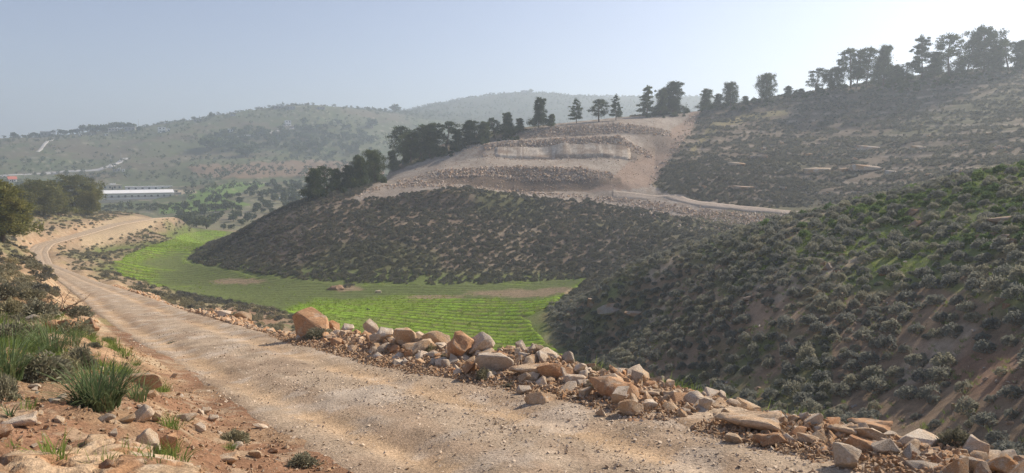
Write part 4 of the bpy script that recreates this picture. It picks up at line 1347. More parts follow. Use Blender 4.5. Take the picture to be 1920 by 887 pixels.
# left slopes: grey thorny scrub both sides of the track
LEFT = (_R > 15) & (GY > 10) & (GY < 300) & (GPX > -160) & (GPX < 620) & (GZ > -24.2) & (RD > 3.0) & ~MIDH & ~in_poly(GPX, GPY, FIELD_POLY) & ~in_poly(GPX, GPY, [(150,438),(215,408),(268,400),(300,409),(285,420),(240,438),(190,455),(150,458)])
ldn = np.where(_R < 70, 1.6, 0.75) * sstep(0.28, 0.50, _N5) + 0.02
ldn = ldn * np.where(side_right & (RD < 5), 0.35, 1.0) * np.where(_R < 300, 1, 0)
x, y, z, s, g = shrub_field(LEFT & VISIBLE, ldn, 761, 0.4, 1.2, 0.62)
s = s * np.interp(np.hypot(x, y), [14, 30, 60], [0.5, 0.62, 1.0])
lp, lq = proj(x, y, z)
bigl = s / np.hypot(x, y) * ((lp > 4) & (lp < 1900) & (hidden(x, y, 0.3) <= 0))
ordl = np.argsort(-bigl)[:42]
for i in ordl:
    o = bpy.data.objects.new('shrub', SHRUBS_LEFT[i % 5]); COL.objects.link(o)
    o.location = (x[i], y[i], z[i] - 0.04); o.rotation_euler = (0, 0, float(g.random() * 6.28))
    k = float(s[i]); o.scale = (k * 1.1, k, k * float(g.uniform(.8, 1.1)))
    sd = 'between the track and the field' if lp[i] > 60 + (lq[i] - 480) * 0.9 + 60 else 'on the bank left of the track'
    a_, nm_ = rel_words(lp[i], lq[i], TRACKREF)
    tag(o, f"{'broad' if k > 0.62 else 'small'} grey thorny shrub {a_} {nm_}", 'shrub', 'thorny shrubs beside the track')
rest = np.setdiff1d(np.arange(len(x)), ordl)
put_shrubs('thorny_scrub', rest, x, y, z, s, g, SHRUBS_LEFT, 'grey thorny scrub on both sides of the track')
print('left', len(x))

# ------------------------------------------------------------------ trees across the valley
def round_tree_mesh(name, seed, mat, n=150):
    gg = np.random.default_rng(seed)
    V, Fc = [], []
    tube(V, Fc, [(0, 0, 0), (0.05, 0.02, 0.8), (0, 0.06, 1.7)], [0.22, 0.16, 0.08], 5)
    d = rand_dirs(n, gg)
    lump = 1 + 0.22 * np.sin(3 * d[:, 0] + seed) + 0.2 * np.sin(5 * d[:, 1] + 2 * seed) + 0.15 * np.sin(6 * d[:, 2] + seed)
    C = d * ((0.4 + 0.6 * gg.random(n) ** 0.5) * lump)[:, None] * np.array([1.7, 1.7, 1.25]) + np.array([0, 0, 2.1])
    up = d + gg.normal(size=(n, 3)) * 0.5; up /= np.linalg.norm(up, axis=1)[:, None]
    sd = np.cross(up, rand_dirs(n, gg)); sd /= np.linalg.norm(sd, axis=1)[:, None] + 1e-6
    L = 0.30 + 0.2 * gg.random(n)
    P = np.stack([C - sd * L[:, None] * .7 - up * L[:, None], C + sd * L[:, None] * .7 - up * L[:, None], C + sd * L[:, None] * .5 + up * L[:, None], C - sd * L[:, None] * .5 + up * L[:, None]], 1).reshape(-1, 3)
    b = len(V)
    V = np.vstack([np.array(V), P])
    f = np.vstack([np.array(Fc), np.arange(4 * n).reshape(n, 4) + b])
    me = np_mesh(name, V, f, False)
    me.materials.append(M_BARK); me.materials.append(mat)
    mi = np.ones(len(me.polygons), dtype=np.int32); mi[:len(Fc)] = 0
    me.polygons.foreach_set('material_index', mi)
    return me
OLIVES = [round_tree_mesh('olive_tree', 800 + k, M_OLIVE) for k in range(5)]
DARKT = [round_tree_mesh('round_tree', 820 + k, M_PINE) for k in range(4)]
FARBUSH = [round_tree_mesh('far_bush', 840 + k, M_OLIVE, 46) for k in range(4)]

GROVEREF = [(254, 368, 'the long white building'), (557, 368, 'the larger tunnel tent'), (531, 374, 'the smaller tunnel tent'), (590, 345, 'the lowest dark pine'), (420, 430, 'the far field end'), (320, 412, 'the bare tan bank'), (430, 360, 'the bright green patch'), (470, 400, 'the middle of the grove'), (690, 310, 'the lower slope pines'), (640, 320, 'the red ploughed strip')]
GROVE = (GY > 300) & (GY < 620) & (GPX > 330) & (GPX < 760) & VISIBLE & in_poly(GPX, GPY, [(300,425),(330,388),(420,372),(520,345),(560,340),(640,345),(700,330),(735,300),(730,340),(600,378),(560,385),(430,432)])
gx, gy, gz, gs, g = shrub_field(GROVE, 0.020 * sstep(0.25, 0.5, _N14) + 0.003, 771, 0.75, 1.5, 3.6)
gp, gq = proj(gx, gy, gz)
oi = np.argsort(-(gs / np.hypot(gx, gy)))[:150]
for i in oi:
    o = bpy.data.objects.new('olive_tree', OLIVES[i % 5]); COL.objects.link(o)
    o.location = (gx[i], gy[i], gz[i] - 0.1); o.rotation_euler = (0, 0, float(g.random() * 6.28)); o.scale = (float(gs[i]) * .95,) * 3
    a_, nm_ = rel_words(gp[i], gq[i], GROVEREF); w = a_ + ' ' + nm_
    tag(o, ('large' if gs[i] > 1.15 else 'small') + ' olive tree ' + w, 'tree', 'olive trees in the grove across the valley')
rest = np.setdiff1d(np.arange(len(gx)), oi)
put_shrubs('grove_bushes', rest, gx, gy, gz, gs, g, FARBUSH, 'small olive bushes filling the far grove', 1.0, 0.05)
print('grove', len(gx))
FARS = ~(in_poly(GPX, GPY, [(180,340),(345,340),(345,388),(180,390)]) & (GY < 600)) & (GY > 330) & (GY < 1650) & (GPX > -100) & (GPX < 1400) & (GHID <= 0.004) & ~GROVE
fx, fy, fz, fs, g = shrub_field(FARS, np.where(_R < 700, 0.022, 0.012) * sstep(0.28, 0.58, fbm(GX / 50, GY / 50, 781, 3)) + 0.0006, 783, 0.35, 1.25, 3.0)
fs = fs * np.where(np.hypot(fx, fy) > 1050, 1.15, 1.0)
put_shrubs('far_scrub', np.arange(len(fx)), fx, fy, fz, fs, g, FARBUSH, 'scattered bushes and small trees over the far slopes', 1.0, 0.05)
print('far', len(fx))
# the dark wood on the far hillside and hedges
WOOD = (GY > 500) & (GY < 1000) & VISIBLE & in_poly(*soften(GPX, GPY, 20, 15, 791), [(380,262),(420,250),(520,252),(560,238),(640,240),(690,262),(700,290),(660,296),(560,296),(520,280),(440,284),(400,276)])
wx, wy, wz, ws, g = shrub_field(WOOD, 0.012, 793, 1.0, 2.2, 2.4)
put_shrubs('far_wood', np.arange(len(wx)), wx, wy, wz, ws, g, DARKT, 'hazy dark wood on the far hillside', 1.1, 0.05)
HEDGE = (GY > 300) & (GY < 560) & VISIBLE & in_poly(GPX, GPY, [(186,389),(330,384),(345,388),(320,398),(250,398),(188,394)])
hx, hy, hz, hs, g = shrub_field(HEDGE, 0.06, 795, 0.3, 0.62, 2.2)
put_shrubs('bush_belt', np.arange(len(hx)), hx, hy, hz, hs, g, DARKT, 'dark bushes in front of the long white building', 1.0, 0.05)

def far_tree(px, base, top, label, group, wide=1.0, kind=0, dmin=300):
    xx, yy, zz = pick(px, base, dmin)
    dep = yy * CP - zz * SP
    h = max(1.5, (base - top) / F * dep) / 3.4
    o = bpy.data.objects.new('far_tree', (DARKT if kind == 0 else OLIVES)[int(px) % 4]); COL.objects.link(o)
    o.location = (xx, yy, zz - 0.2); o.rotation_euler = (0, 0, px * 0.7); o.scale = (h * wide, h * wide, h)
    return tag(o, label, 'tree', group)
G = 'trees along the far left ridge'
for px, b, t, w, lab in [(25,258,247,1.0,'round tree at the left end of the far ridge'),(31,258,250,.9,'small tree touching the leftmost ridge tree'),(60,257,248,1.0,'small tree left of the grey flat-roofed ridge house'),(67,257,248,1.0,'small tree nearer the grey flat-roofed ridge house'),
 (99,254,244,.8,'dark tree behind the grey ridge house'),(114,253,242,.8,'tree just right of the grey ridge house'),(122,252,243,1.1,'bushy tree right of the grey ridge house'),(133,251,242,1.1,'bushy tree left of the tall green ridge tree'),(143,250,240,1.1,'bushy tree near the tall green ridge tree'),(155,249,234,.9,'tall light green tree on the far ridge'),
 (172,250,234,1.1,'dark tree at the start of the thick ridge clump'),(180,250,235,1.1,'dark tree in the left of the thick ridge clump'),(193,249,234,1.1,'dark tree in the middle of the thick ridge clump'),(208,245,231,.9,'tree above the low ridge buildings'),(217,243,230,.9,'tree between the low ridge buildings'),(225,243,229,.9,'tall tree over the low ridge buildings'),(233,243,231,1.0,'tree left of the broad dark ridge tree'),(247,244,230,1.3,'broad dark tree at the right of the ridge clump'),(262,247,236,.8,'small tree right of the broad dark ridge tree'),
 (395,221,210,.5,'thin pointed tree on the ridge line'),(401,221,213,.5,'thin pointed tree beside its taller twin on the ridge line')]:
    far_tree(px, b, t, lab, G, w)
G = 'trees on the far hills'
for px, b, t, w, lab in [(740,211,196,1.25,'lone round tree on the saddle of the far skyline'),(712,211,203,.9,'small tree left of the lone saddle tree'),(760,210,206,1.2,'little tree right of the lone saddle tree'),(645,206,200,1.0,'pointed little tree on the far skyline'),
 (397,282,258,1.6,'big hazy tree left of the far wood'),(388,278,256,1.2,'hazy tree at the left end of the far wood'),(410,276,256,1.2,'hazy tree next to the left end of the far wood'),(462,294,270,1.6,'broad hazy tree below the far wood'),(438,280,262,1.4,'hazy tree under the far lane'),(698,240,222,1.2,'hazy tree right of the pale hillside scar'),(580,248,236,1.4,'hazy tree right of the white hillside house'),
 (996,174,167,1.2,'tiny tree beside the hut on the far summit'),(925,178,174,1.4,'tiny tree on the left shoulder of the far summit'),(908,181,177,1.4,'tiny tree further left on the far summit shoulder')]:
    far_tree(px, b, t, lab, G, w, 0)

# ------------------------------------------------------------------ stones and boulders
def set_object_mat(o, m):
    o.material_slots[0].link = 'OBJECT'; o.material_slots[0].material = m
def stone_material(name, base, blotch, white, amt=0.6):
    m, nt, N, L = new_mat(name)
    b = out_bsdf(nt, 0.9, 0.18)
    co = n_coord(nt); rnd = n_rand(nt)
    sh = N.new("ShaderNodeVectorMath"); sh.operation = 'ADD'
    cmb = N.new("ShaderNodeCombineXYZ")
    ml = N.new("ShaderNodeMath"); ml.operation = 'MULTIPLY'; ml.inputs[1].default_value = 53.0
    L.new(rnd, ml.inputs[0]); L.new(ml.outputs[0], cmb.inputs[0]); L.new(ml.outputs[0], cmb.inputs[2])
    L.new(co, sh.inputs[0]); L.new(cmb.outputs[0], sh.inputs[1]); v = sh.outputs[0]
    n1 = n_noise(nt, v, 1.6, 5, 0.65); n2 = n_noise(nt, v, 4.0, 5, 0.7); n3 = n_noise(nt, v, 22, 4, 0.75)
    c = n_mix(nt, n_ramp(nt, n1, [(0.46, 0.0), (0.60, amt)]), base, blotch)
    c = n_mix(nt, n_ramp(nt, n2, [(0.54, 0.0), (0.66, 0.75)]), c, white)
    c = n_mix(nt, 1.0, c, n_ramp(nt, n3, [(0.25, 0.6), (0.55, 1.05), (0.8, 1.3)]), 'MULTIPLY')
    c = n_mix(nt, 1.0, c, n_ramp(nt, rnd, [(0.0, 0.85), (1.0, 1.12)]), 'MULTIPLY')
    L.new(c, b.inputs['Base Color'])
    n_bump(nt, b, n3, 0.8, 0.02)
    return m
STONE_MATS = {
 'orange': stone_material('stone_orange', (0.50, 0.305, 0.175), (0.36, 0.16, 0.07), (0.52, 0.43, 0.33)),
 'tan': stone_material('stone_tan', (0.52, 0.39, 0.265), (0.45, 0.26, 0.13), (0.58, 0.52, 0.44)),
 'pale': stone_material('stone_pale', (0.60, 0.50, 0.39), (0.48, 0.30, 0.16), (0.64, 0.60, 0.54), 0.45),
 'grey': stone_material('stone_grey', (0.46, 0.385, 0.305), (0.42, 0.29, 0.19), (0.52, 0.49, 0.45), 0.4),
 'brown': stone_material('stone_brown', (0.33, 0.21, 0.14), (0.42, 0.24, 0.12), (0.46, 0.38, 0.30)),
}
BLOCKS = [rock_mesh('boulder_shape', 600 + k, (1.1, 0.95, 0.9), M_ROCK, 2, 0.035, 13 + k % 4, 0.035) for k in range(7)]
SLABS = [rock_mesh('slab_shape', 620 + k, (1.5, 1.0, 0.5), M_ROCK, 2, 0.07, 14, 0.05) for k in range(4)]
SPIKES = [rock_mesh('spike_shape', 640 + k, (0.9, 0.8, 1.2), M_ROCK, 2, 0.035, 10, 0.04) for k in range(3)]
SHAPES = {'block': BLOCKS, 'slab': SLABS, 'spike': SPIKES}
def mesh_dims(me):
    a = np.empty(len(me.vertices) * 3, np.float32); me.vertices.foreach_get('co', a); a = a.reshape(-1, 3)
    return a.min(0), a.max(0)
BOULDERS = []
def boulder(px, base, w, h, shape, colour, label, tilt=0.0, dmin=2.0, dmax=60.0, name='boulder', group=None, k=None, lift=0.0):
    x, y, z = pick(px, base, dmin, dmax)
    dep = y * CP - z * SP
    W, Hh = w / F * dep, h / F * dep
    lst = SHAPES[shape]; me = lst[(int(px) if k is None else k) % len(lst)]
    lo, hi = mesh_dims(me); dm = hi - lo
    o = bpy.data.objects.new(name, me); COL.objects.link(o)
    set_object_mat(o, STONE_MATS[colour])
    ct = abs(math.cos(tilt)); st = abs(math.sin(tilt))
    sx_ = W / dm[0]; sz_ = Hh * 1.12 / dm[2]
    o.scale = (sx_, min(W * 0.8, max(Hh, W * .5)) / dm[1], sz_)
    az = math.atan2(x, y)
    o.rotation_euler = Euler((0, tilt, -az + (0.25 if int(px) % 2 else -0.2)), 'XYZ')
    o.location = (x, y, z + Hh * 0.5 - Hh * 0.08 + lift)
    tag(o, label, 'boulder' if name == 'boulder' else 'rock', group)
    BOULDERS.append((px, base, w, label, x, y))
    return o
GB = 'boulders heaped along the edge of the track'
for a in [
 (578,632,74,54,'spike','orange','tall pointed orange boulder at the far end of the heap'),
 (458,600,32,18,'block','tan','low tan boulder near the far bend, left of the pointed orange one'),
 (418,596,26,15,'block','pale','small pale boulder farthest along the heap'),
 (626,620,26,22,'block','orange','small orange boulder touching the right foot of the pointed one'),
 (652,620,24,20,'block','pale','pale boulder second right of the tall pointed one'),
 (628,650,24,18,'block','orange','little orange boulder lying in front, below the pointed one'),
 (695,632,28,34,'spike','pale','upright pale boulder between the pointed one and the leaning slab'),
 (722,640,34,28,'block','pale','white-topped boulder right of the upright pale one'),
 (758,644,46,34,'block','tan','stout tan boulder behind the white-topped one'),
 (787,630,26,20,'block','pale','small pale boulder on top of the heap left of the leaning slab'),
 (822,642,54,34,'block','tan','broad tan boulder directly left of the leaning slab'),
 (795,662,62,26,'slab','tan','flat tan boulder lying in front of the broad one'),
 (856,672,66,50,'slab','orange','orange-brown slab leaning up against the pale boulder',-0.65),
 (900,664,52,42,'block','pale','pale boulder that the leaning slab rests against'),
 (926,696,78,40,'block','grey','large grey boulder below the leaning slab'),
 (879,702,30,24,'block','orange','small orange boulder at the foot of the large grey one'),
 (1006,704,80,24,'slab','tan','long flat tan boulder right of the large grey one'),
 (1046,710,70,32,'block','orange','orange boulder at the end of the long flat tan one'),
 (984,720,28,22,'block','tan','small tan stone block below the long flat boulder'),
 (1000,716,24,22,'block','pale','small pale block beside the long flat boulder'),
 (981,740,30,18,'block','grey','bluish grey stone at the foot of the heap near the road'),
 (1014,768,58,40,'block','tan','round-shouldered tan boulder standing out onto the road edge'),
 (1152,746,108,46,'slab','orange','longest orange slab tilted down to the right',0.42),
 (1149,764,38,38,'spike','grey','dark grey pyramid-shaped boulder before the longest tilted slab'),
 (1186,780,48,34,'block','tan','tan boulder under the right end of the longest tilted slab'),
 (1191,804,44,20,'block','orange','reddish flat boulder on the road edge below the tilted slab'),
 (1129,794,26,28,'spike','tan','small upright tan boulder on the road edge under the pyramid'),
 (1267,748,40,18,'slab','tan','smooth tan boulder right of the tilted slab, on the heap top'),
 (1226,744,42,16,'slab','tan','flat tan boulder just past the end of the tilted slab'),
 (1323,770,24,28,'block','pale','single pale upright boulder between the tilted and overhanging slabs'),
 (1426,808,128,38,'slab','tan','big flat tan slab overhanging the slope',-0.03),
 (1374,836,34,27,'block','tan','tan boulder left below the big overhanging slab'),
 (1451,836,58,25,'slab','orange','orange boulder under the big overhanging slab'),
 (1646,812,80,26,'slab','orange','long orange slab on the crest at the right',0.05),
 (1590,818,56,24,'slab','tan','flat tan boulder left of the long orange slab'),
 (1580,880,50,52,'block','pale','pale upright block with an orange lower half'),
 (1634,828,62,28,'block','tan','tan boulder right under the long orange slab'),
 (1815,884,34,32,'block','grey','pinkish grey boulder at the right end of the heap'),
 (1510,832,40,20,'block','tan','low tan boulder between the overhanging slab and the upright block')]:
    boulder(*a[:7], tilt=(a[7] if len(a) > 7 else 0.0), group=GB)
GL_ = 'boulders on the near left bank'
for a in [
 (322,858,34,52,'block','orange','tall orange block standing on the near bank edge'),
 (283,848,42,52,'block','pale','pale lumpy boulder left of the tall orange block'),
 (270,792,34,34,'block','pale','pale boulder behind the lumpy one on the bank edge'),
 (292,790,20,22,'block','tan','small tan boulder right behind the lumpy one'),
 (50,802,64,27,'slab','pale','flat white stone lying alone at the left'),
 (8,822,30,30,'block','brown','brown stone cut off by the left edge, under the flat white one'),
 (268,726,66,32,'block','tan','earthy tan boulder at the road edge right of the big tuft'),
 (131,622,46,26,'block','orange','orange boulder in the cut bank above the road'),
 (152,612,26,20,'block','tan','tan boulder right of the orange one in the cut bank'),
 (172,620,24,26,'spike','brown','brown wedge-shaped boulder at the end of the cut bank'),
 (104,618,30,22,'block','orange','orange boulder at the left of the cut bank'),
 (374,810,22,17,'spike','pale','little pale pointed stone on the bank by the road'),
 (400,790,20,14,'block','pale','pale stone nearest the road on the bank'),
 (386,776,20,14,'block','pale','pale stone just above the nearest one on the bank'),
 (200,792,30,16,'block','grey','grey stone in front of the big grass tuft'),
 (123,855,24,20,'block','tan','tan stone standing on the flat rock ledge'),
 (200,885,30,24,'block','brown','brown stone at the bottom edge on the flat ledge'),
 (430,868,56,20,'slab','tan','flat tan stone low on the bank at the bottom'),
 (60,604,30,14,'block','grey','grey stone among the shrubs left of the cut bank'),
 (445,842,22,14,'block','pale','small pale stone by the dark little shrub on the bank'),
 (478,858,24,16,'block','tan','tan stone where the bank meets the road at the bottom')]:
    boulder(*a[:7], group=GL_, dmax=40)

# flat rock ledge in the lower left corner: a sheet of bedrock with thickness
def rock_ledge():
    poly = [(0,862),(60,858),(150,842),(225,828),(262,846),(300,866),(345,882),(392,904),(300,960),(0,960)]
    pts = [unproj(px, py, 1)[:2] + (0,) for px, py in poly]
    W = []
    for px, py in poly:
        x, y, z = pick(px, py, 1.5, 30); W.append((x, y))
    W = np.array(W)
    x0, y0 = W.min(0); x1, y1 = W.max(0)
    gx_ = np.arange(x0, x1, 0.028); gy_ = np.arange(y0, y1, 0.028)
    X, Y = np.meshgrid(gx_, gy_)
    ins = in_poly(X + (fbm(X / .2, Y / .2, 901, 3) - .5) * .25, Y + (fbm(X / .2, Y / .2, 903, 3) - .5) * .25, [tuple(p) for p in W]).astype(float)
    w = ins.copy()
    for _ in range(3):
        w[1:-1] = (w[:-2] + w[1:-1] + w[2:]) / 3; w[:, 1:-1] = (w[:, :-2] + w[:, 1:-1] + w[:, 2:]) / 3
    w = sstep(0.25, 0.8, w)
    base = H(X, Y)
    sm = base.copy()
    for _ in range(10):
        sm[1:-1] = (sm[:-2] + sm[1:-1] + sm[2:]) / 3; sm[:, 1:-1] = (sm[:, :-2] + sm[:, 1:-1] + sm[:, 2:]) / 3
    crack = np.abs(fbm(X / .35, Y / .6, 911, 3) - .5)
    pit = fbm(X / .09, Y / .09, 913, 3)
    Z = sm + 0.075 * w - 0.09 * (1 - w) - 0.05 * (1 - sstep(0.0, 0.03, crack)) - 0.045 * sstep(0.56, 0.7, pit) + (fbm(X / .5, Y / .5, 917, 3) - .5) * 0.10
    nr, nc = X.shape
    keep = (w[:-1, :-1] + w[1:, 1:] + w[1:, :-1] + w[:-1, 1:]) > 0.01
    a = (np.arange(nr - 1)[:, None] * nc + np.arange(nc - 1)[None, :])[keep]
    fc = np.stack([a, a + 1, a + nc + 1, a + nc], -1)
    used = np.unique(fc); rm = np.full(nr * nc, -1); rm[used] = np.arange(len(used))
    org = np.array([W[:, 0].mean(), W[:, 1].mean(), 0])
    me = np_mesh('rock_ledge', np.stack([X, Y, Z], -1).reshape(-1, 3)[used], rm[fc])
    c = np.empty(X.shape + (3,)); c[:] = (0.42, 0.305, 0.20)
    c = lerp3(c, sstep(0.48, 0.62, fbm(X / .4, Y / .4, 921, 4)) * 0.7, (0.50, 0.43, 0.34))
    c = lerp3(c, sstep(0.52, 0.64, fbm(X / .12, Y / .25, 923, 4)) * 0.85, (0.31, 0.17, 0.09))
    c = lerp3(c, sstep(0.62, 0.7, pit) * 0.6, (0.24, 0.13, 0.07))
    set_col(me, c.reshape(-1, 3)[used])
    tag(link('rock_ledge', me, M_GROUND), 'flat tan bedrock ledge filling the lower left corner', 'rock ledge')
rock_ledge()

# stones of the heap: single ones first, the crumbs as stuff
def road_frame(par):
    i = np.clip(np.floor(par).astype(int), 0, len(ROAD) - 2); f = par - i
    P = ROAD[i, :2] * (1 - f)[:, None] + ROAD[i + 1, :2] * f[:, None]
    T = ROAD[i + 1, :2] - ROAD[i, :2]; T = T / np.linalg.norm(T, axis=1)[:, None]
    return P, np.stack([T[:, 1], -T[:, 0]], -1)
gs = np.random.default_rng(77)
arc = np.concatenate([[0], np.cumsum(np.linalg.norm(np.diff(ROAD[:, :2], axis=0), axis=1))])
def heap(n, lo, hi, a0, a1, power, offm, offs, seed):
    g = np.random.default_rng(seed)
    s0 = np.interp(a0, np.arange(len(arc)), arc); s1 = np.interp(a1, np.arange(len(arc)), arc)
    par = np.interp(s0 + (s1 - s0) * g.random(n), arc, np.arange(len(arc)))
    P, Nn = road_frame(par)
    off = road_half(par) + np.abs(offm + offs * g.normal(size=n))
    s = lo + (hi - lo) * g.random(n) ** power
    P = P + Nn * off[:, None]
    return P[:, 0], P[:, 1], s, off - road_half(par), g
x, y, s, off, g = heap(11000, 0.045, 0.34, 2.2, 8.4, 2.8, 0.85, 0.55, 5001)
keep = thin_out(x, y, s * 0.52, g, np.argsort(-s)); x, y, s, off = x[keep], y[keep], s[keep], off[keep]
z = H(x, y) + s * 0.08
hp, hq = proj(x, y, z)
see = (hp > 6) & (hp < 1914) & (hq < 882) & (hidden(x, y, 0.1) <= 0)
rank = np.argsort(-(s / np.hypot(x, y)) * see)
solo = rank[:215]
cnames = ['orange', 'tan', 'pale', 'grey', 'tan', 'pale', 'pale', 'pale', 'tan']
Bx_ = np.array([(b[0], b[1]) for b in BOULDERS[:39]])
short = {}
for b in BOULDERS[:39]:
    short[b[3]] = b[3]
SHORT = ['the pointed orange boulder','the low far tan boulder','the farthest pale boulder','the small orange boulder at its foot','the second pale boulder','the little front orange boulder','the upright pale boulder','the white-topped boulder','the stout tan boulder','the small pale top boulder','the broad tan boulder','the flat front tan boulder','the leaning slab','the propping pale boulder','the large grey boulder','the small foot boulder','the long flat tan boulder','the orange end boulder','the small tan block','the small pale block','the bluish grey stone','the round-shouldered boulder','the longest tilted slab','the grey pyramid boulder','the tan boulder under the slab','the reddish flat boulder','the small upright tan boulder','the smooth tan boulder','the flat tan end boulder','the single pale upright boulder','the big overhanging slab','the tan boulder below the overhang','the orange boulder below the overhang','the long orange slab','the flat tan left boulder','the pale upright block','the tan boulder under the orange slab','the pinkish grey boulder','the low tan middle boulder']
MAIN = [0, 2, 6, 12, 14, 16, 21, 22, 23, 29, 30, 33, 35, 37]
REFS = [(BOULDERS[k][0], BOULDERS[k][1] - 12, SHORT[k]) for k in MAIN]
for n_, i in enumerate(solo):
    o = bpy.data.objects.new('stone', ROCKS[int(i) % len(ROCKS)]); COL.objects.link(o)
    cn = cnames[int(g.integers(0, len(cnames)))]
    set_object_mat(o, STONE_MATS[cn])
    k = float(s[i]); o.scale = (k * float(g.uniform(.85, 1.3)), k * float(g.uniform(.8, 1.2)), k * float(g.uniform(.8, 1.2)))
    o.rotation_euler = (float(g.normal() * .5), float(g.normal() * .5), float(g.random() * 6.28))
    o.location = (x[i], y[i], z[i])
    a, nm = rel_words(hp[i], hq[i], REFS)
    size = 'larger' if k > 0.27 else 'fist-sized' if k < 0.17 else 'middling'
    if size == 'fist-sized': size = 'small'
    tag(o, f"{size} {cn} stone {a} {nm}", 'stone', 'stones heaped along the road edge')
rest = np.setdiff1d(np.arange(len(x)), solo)
scatter('heap_rubble', np.stack([x, y, z], -1)[rest], rots(len(rest), g, 0.6), s[rest][:, None] * g.uniform(.8, 1.25, (len(rest), 3)), ROCKS, g.integers(0, len(ROCKS), len(rest)), 'smaller broken stones packed into the road-edge heap')
x, y, s, off, g = heap(16000, 0.02, 0.11, 2.0, 7.6, 1.8, 0.7, 0.7, 5003)
scatter('heap_gravel', np.stack([x, y, H(x, y) + s * .2], -1), rots(len(x), g, 0.7), s[:, None] * g.uniform(.75, 1.3, (len(x), 3)), PEBBLES, g.integers(0, len(PEBBLES), len(x)), 'crumbled gravel spilling from the stone heap')

# left bank stones and crumbs
BANK = (RSIDE < 0) & (RD > 1.7) & (_R < 45) & (_R > 3.4) & (GY > 1) & INV & (GHID <= 0.02)
x, y, z, g = region_samples(BANK, 10.0 * (0.35 + sstep(0.45, .6, fbm(GX / 2, GY / 2, 931, 3))) * np.where(_R < 14, 1.0, 0.5) * (1 - .6 * sstep(3.5, 7, RD)), 5010)
s = 0.035 + 0.15 * g.random(len(x)) ** 3.2
lp, lq = proj(x, y, z)
rank = np.argsort(-(s / np.hypot(x, y)) * ((lp > 5) & (lq < 880)))
solo = rank[:70]
LREF = [(190, 750, 'the big grass tuft'), (322, 835, 'the tall orange block'), (50, 795, 'the flat white stone'), (268, 715, 'the earthy tan boulder'), (140, 612, 'the orange cut bank'), (440, 815, 'the dark little bank shrub'), (120, 570, 'the bare dead bush'), (565, 860, 'the lowest bank shrub'), (30, 680, 'the left edge grass tuft'), (330, 700, 'the upper road margin')]
for i in solo:
    o = bpy.data.objects.new('bank_stone', ROCKS[int(i) % len(ROCKS)]); COL.objects.link(o)
    cn = cnames[int(g.integers(0, len(cnames)))]
    set_object_mat(o, STONE_MATS[cn]); k = float(s[i])
    o.scale = (k * float(g.uniform(.85, 1.3)), k * float(g.uniform(.8, 1.2)), k * float(g.uniform(.7, 1.0)))
    o.rotation_euler = (float(g.normal() * .3), float(g.normal() * .3), float(g.random() * 6.28)); o.location = (x[i], y[i], z[i] + k * .12)
    a, nm = rel_words(lp[i], lq[i], LREF)
    tag(o, f"{'larger' if k > .13 else 'small'} {cn} stone {a} {nm}", 'stone', 'stones on the near left bank')
rest = np.setdiff1d(np.arange(len(x)), solo)
scatter('bank_rubble', np.stack([x, y, z + s * .12], -1)[rest], rots(len(rest), g, 0.5), s[rest][:, None] * g.uniform(.75, 1.3, (len(rest), 3)), ROCKS, g.integers(0, len(ROCKS), len(rest)), 'small stones strewn over the red earth bank')
x, y, z, g = region_samples(BANK & (_R < 20), 600.0 / (1 + (_R / 7) ** 2) * (0.25 + fbm(GX / .8, GY / .8, 933, 3)), 5012)
s = 0.012 + 0.055 * g.random(len(x)) ** 2.5
scatter('bank_gravel', np.stack([x, y, z + s * .15], -1), rots(len(x), g, 0.7), s[:, None] * g.uniform(.75, 1.3, (len(x), 3)), PEBBLES, g.integers(0, len(PEBBLES), len(x)), 'fine crumbs of stone and earth on the red bank')
print('bank crumbs', len(x))
x, y, s, off, g = heap(11000, 0.03, 0.13, 2.0, 6.5, 2.2, 0.95, 0.75, 5031)
scatter('heap_fragments', np.stack([x, y, H(x, y) + s * .15], -1), rots(len(x), g, 0.7), s[:, None] * g.uniform(.75, 1.3, (len(x), 3)), ROCKS, g.integers(0, len(ROCKS), len(x)), 'broken fragments filling the near end of the stone heap')
x, y, s, off, g = heap(9000, 0.015, 0.085, 2.0, 6.0, 2.0, 0.0, 0.45, 5043)
off = off - 0.35; x = x - 0.28; y = y - 0.2
scatter('edge_gravel', np.stack([x, y, np.maximum(H(x, y), -99) + 0.03 + s * .1], -1), rots(len(x), g, 0.7), s[:, None] * g.uniform(.75, 1.3, (len(x), 3)), PEBBLES, g.integers(0, len(PEBBLES), len(x)), 'gravel thrown along the right edge of the track')
x, y, s, off, g = heap(110, 0.12, 0.34, 2.4, 8.2, 1.5, 1.3, 0.7, 5041)
scatter('heap_weeds', np.stack([x, y, H(x, y)], -1), rots(len(x), g, 0.2), np.repeat(s[:, None], 3, 1), SHRUBS_NEAR, g.integers(0, len(SHRUBS_NEAR), len(x)), 'dry little weeds growing between the heaped stones')
# gravel lying on the road
RSEL = (RD < road_half(RPAR) + 0.3) & (_R < 40) & (_R > 4) & (GY > 2) & INV
x, y, z, g = region_samples(RSEL, 800.0 / (1 + (_R / 7.5) ** 2.0) * (0.25 + 1.3 * sstep(.4, .65, fbm(GX / 1.6, GY / 1.6, 935, 3))), 5014)
d, par, sd = poly_dist(x, y, ROAD)
off = d * sd
rut = np.exp(-((np.abs(off + 0.1) - 0.85) / 0.3) ** 2)
kp = g.random(len(x)) > rut * 0.75
x, y, d, par, off = x[kp], y[kp], d[kp], par[kp], off[kp]
z = road_z(par) + 0.03 * (1 - (off / road_half(par)) ** 2) + (fbm(x / 0.5, y / 0.5, 511, 4) - .5) * 0.05 + (fbm(x / 2.5, y / 2.5, 513, 2) - .5) * 0.025 - 0.035 * rut[kp]
s = 0.010 + 0.040 * g.random(len(x)) ** 2.6
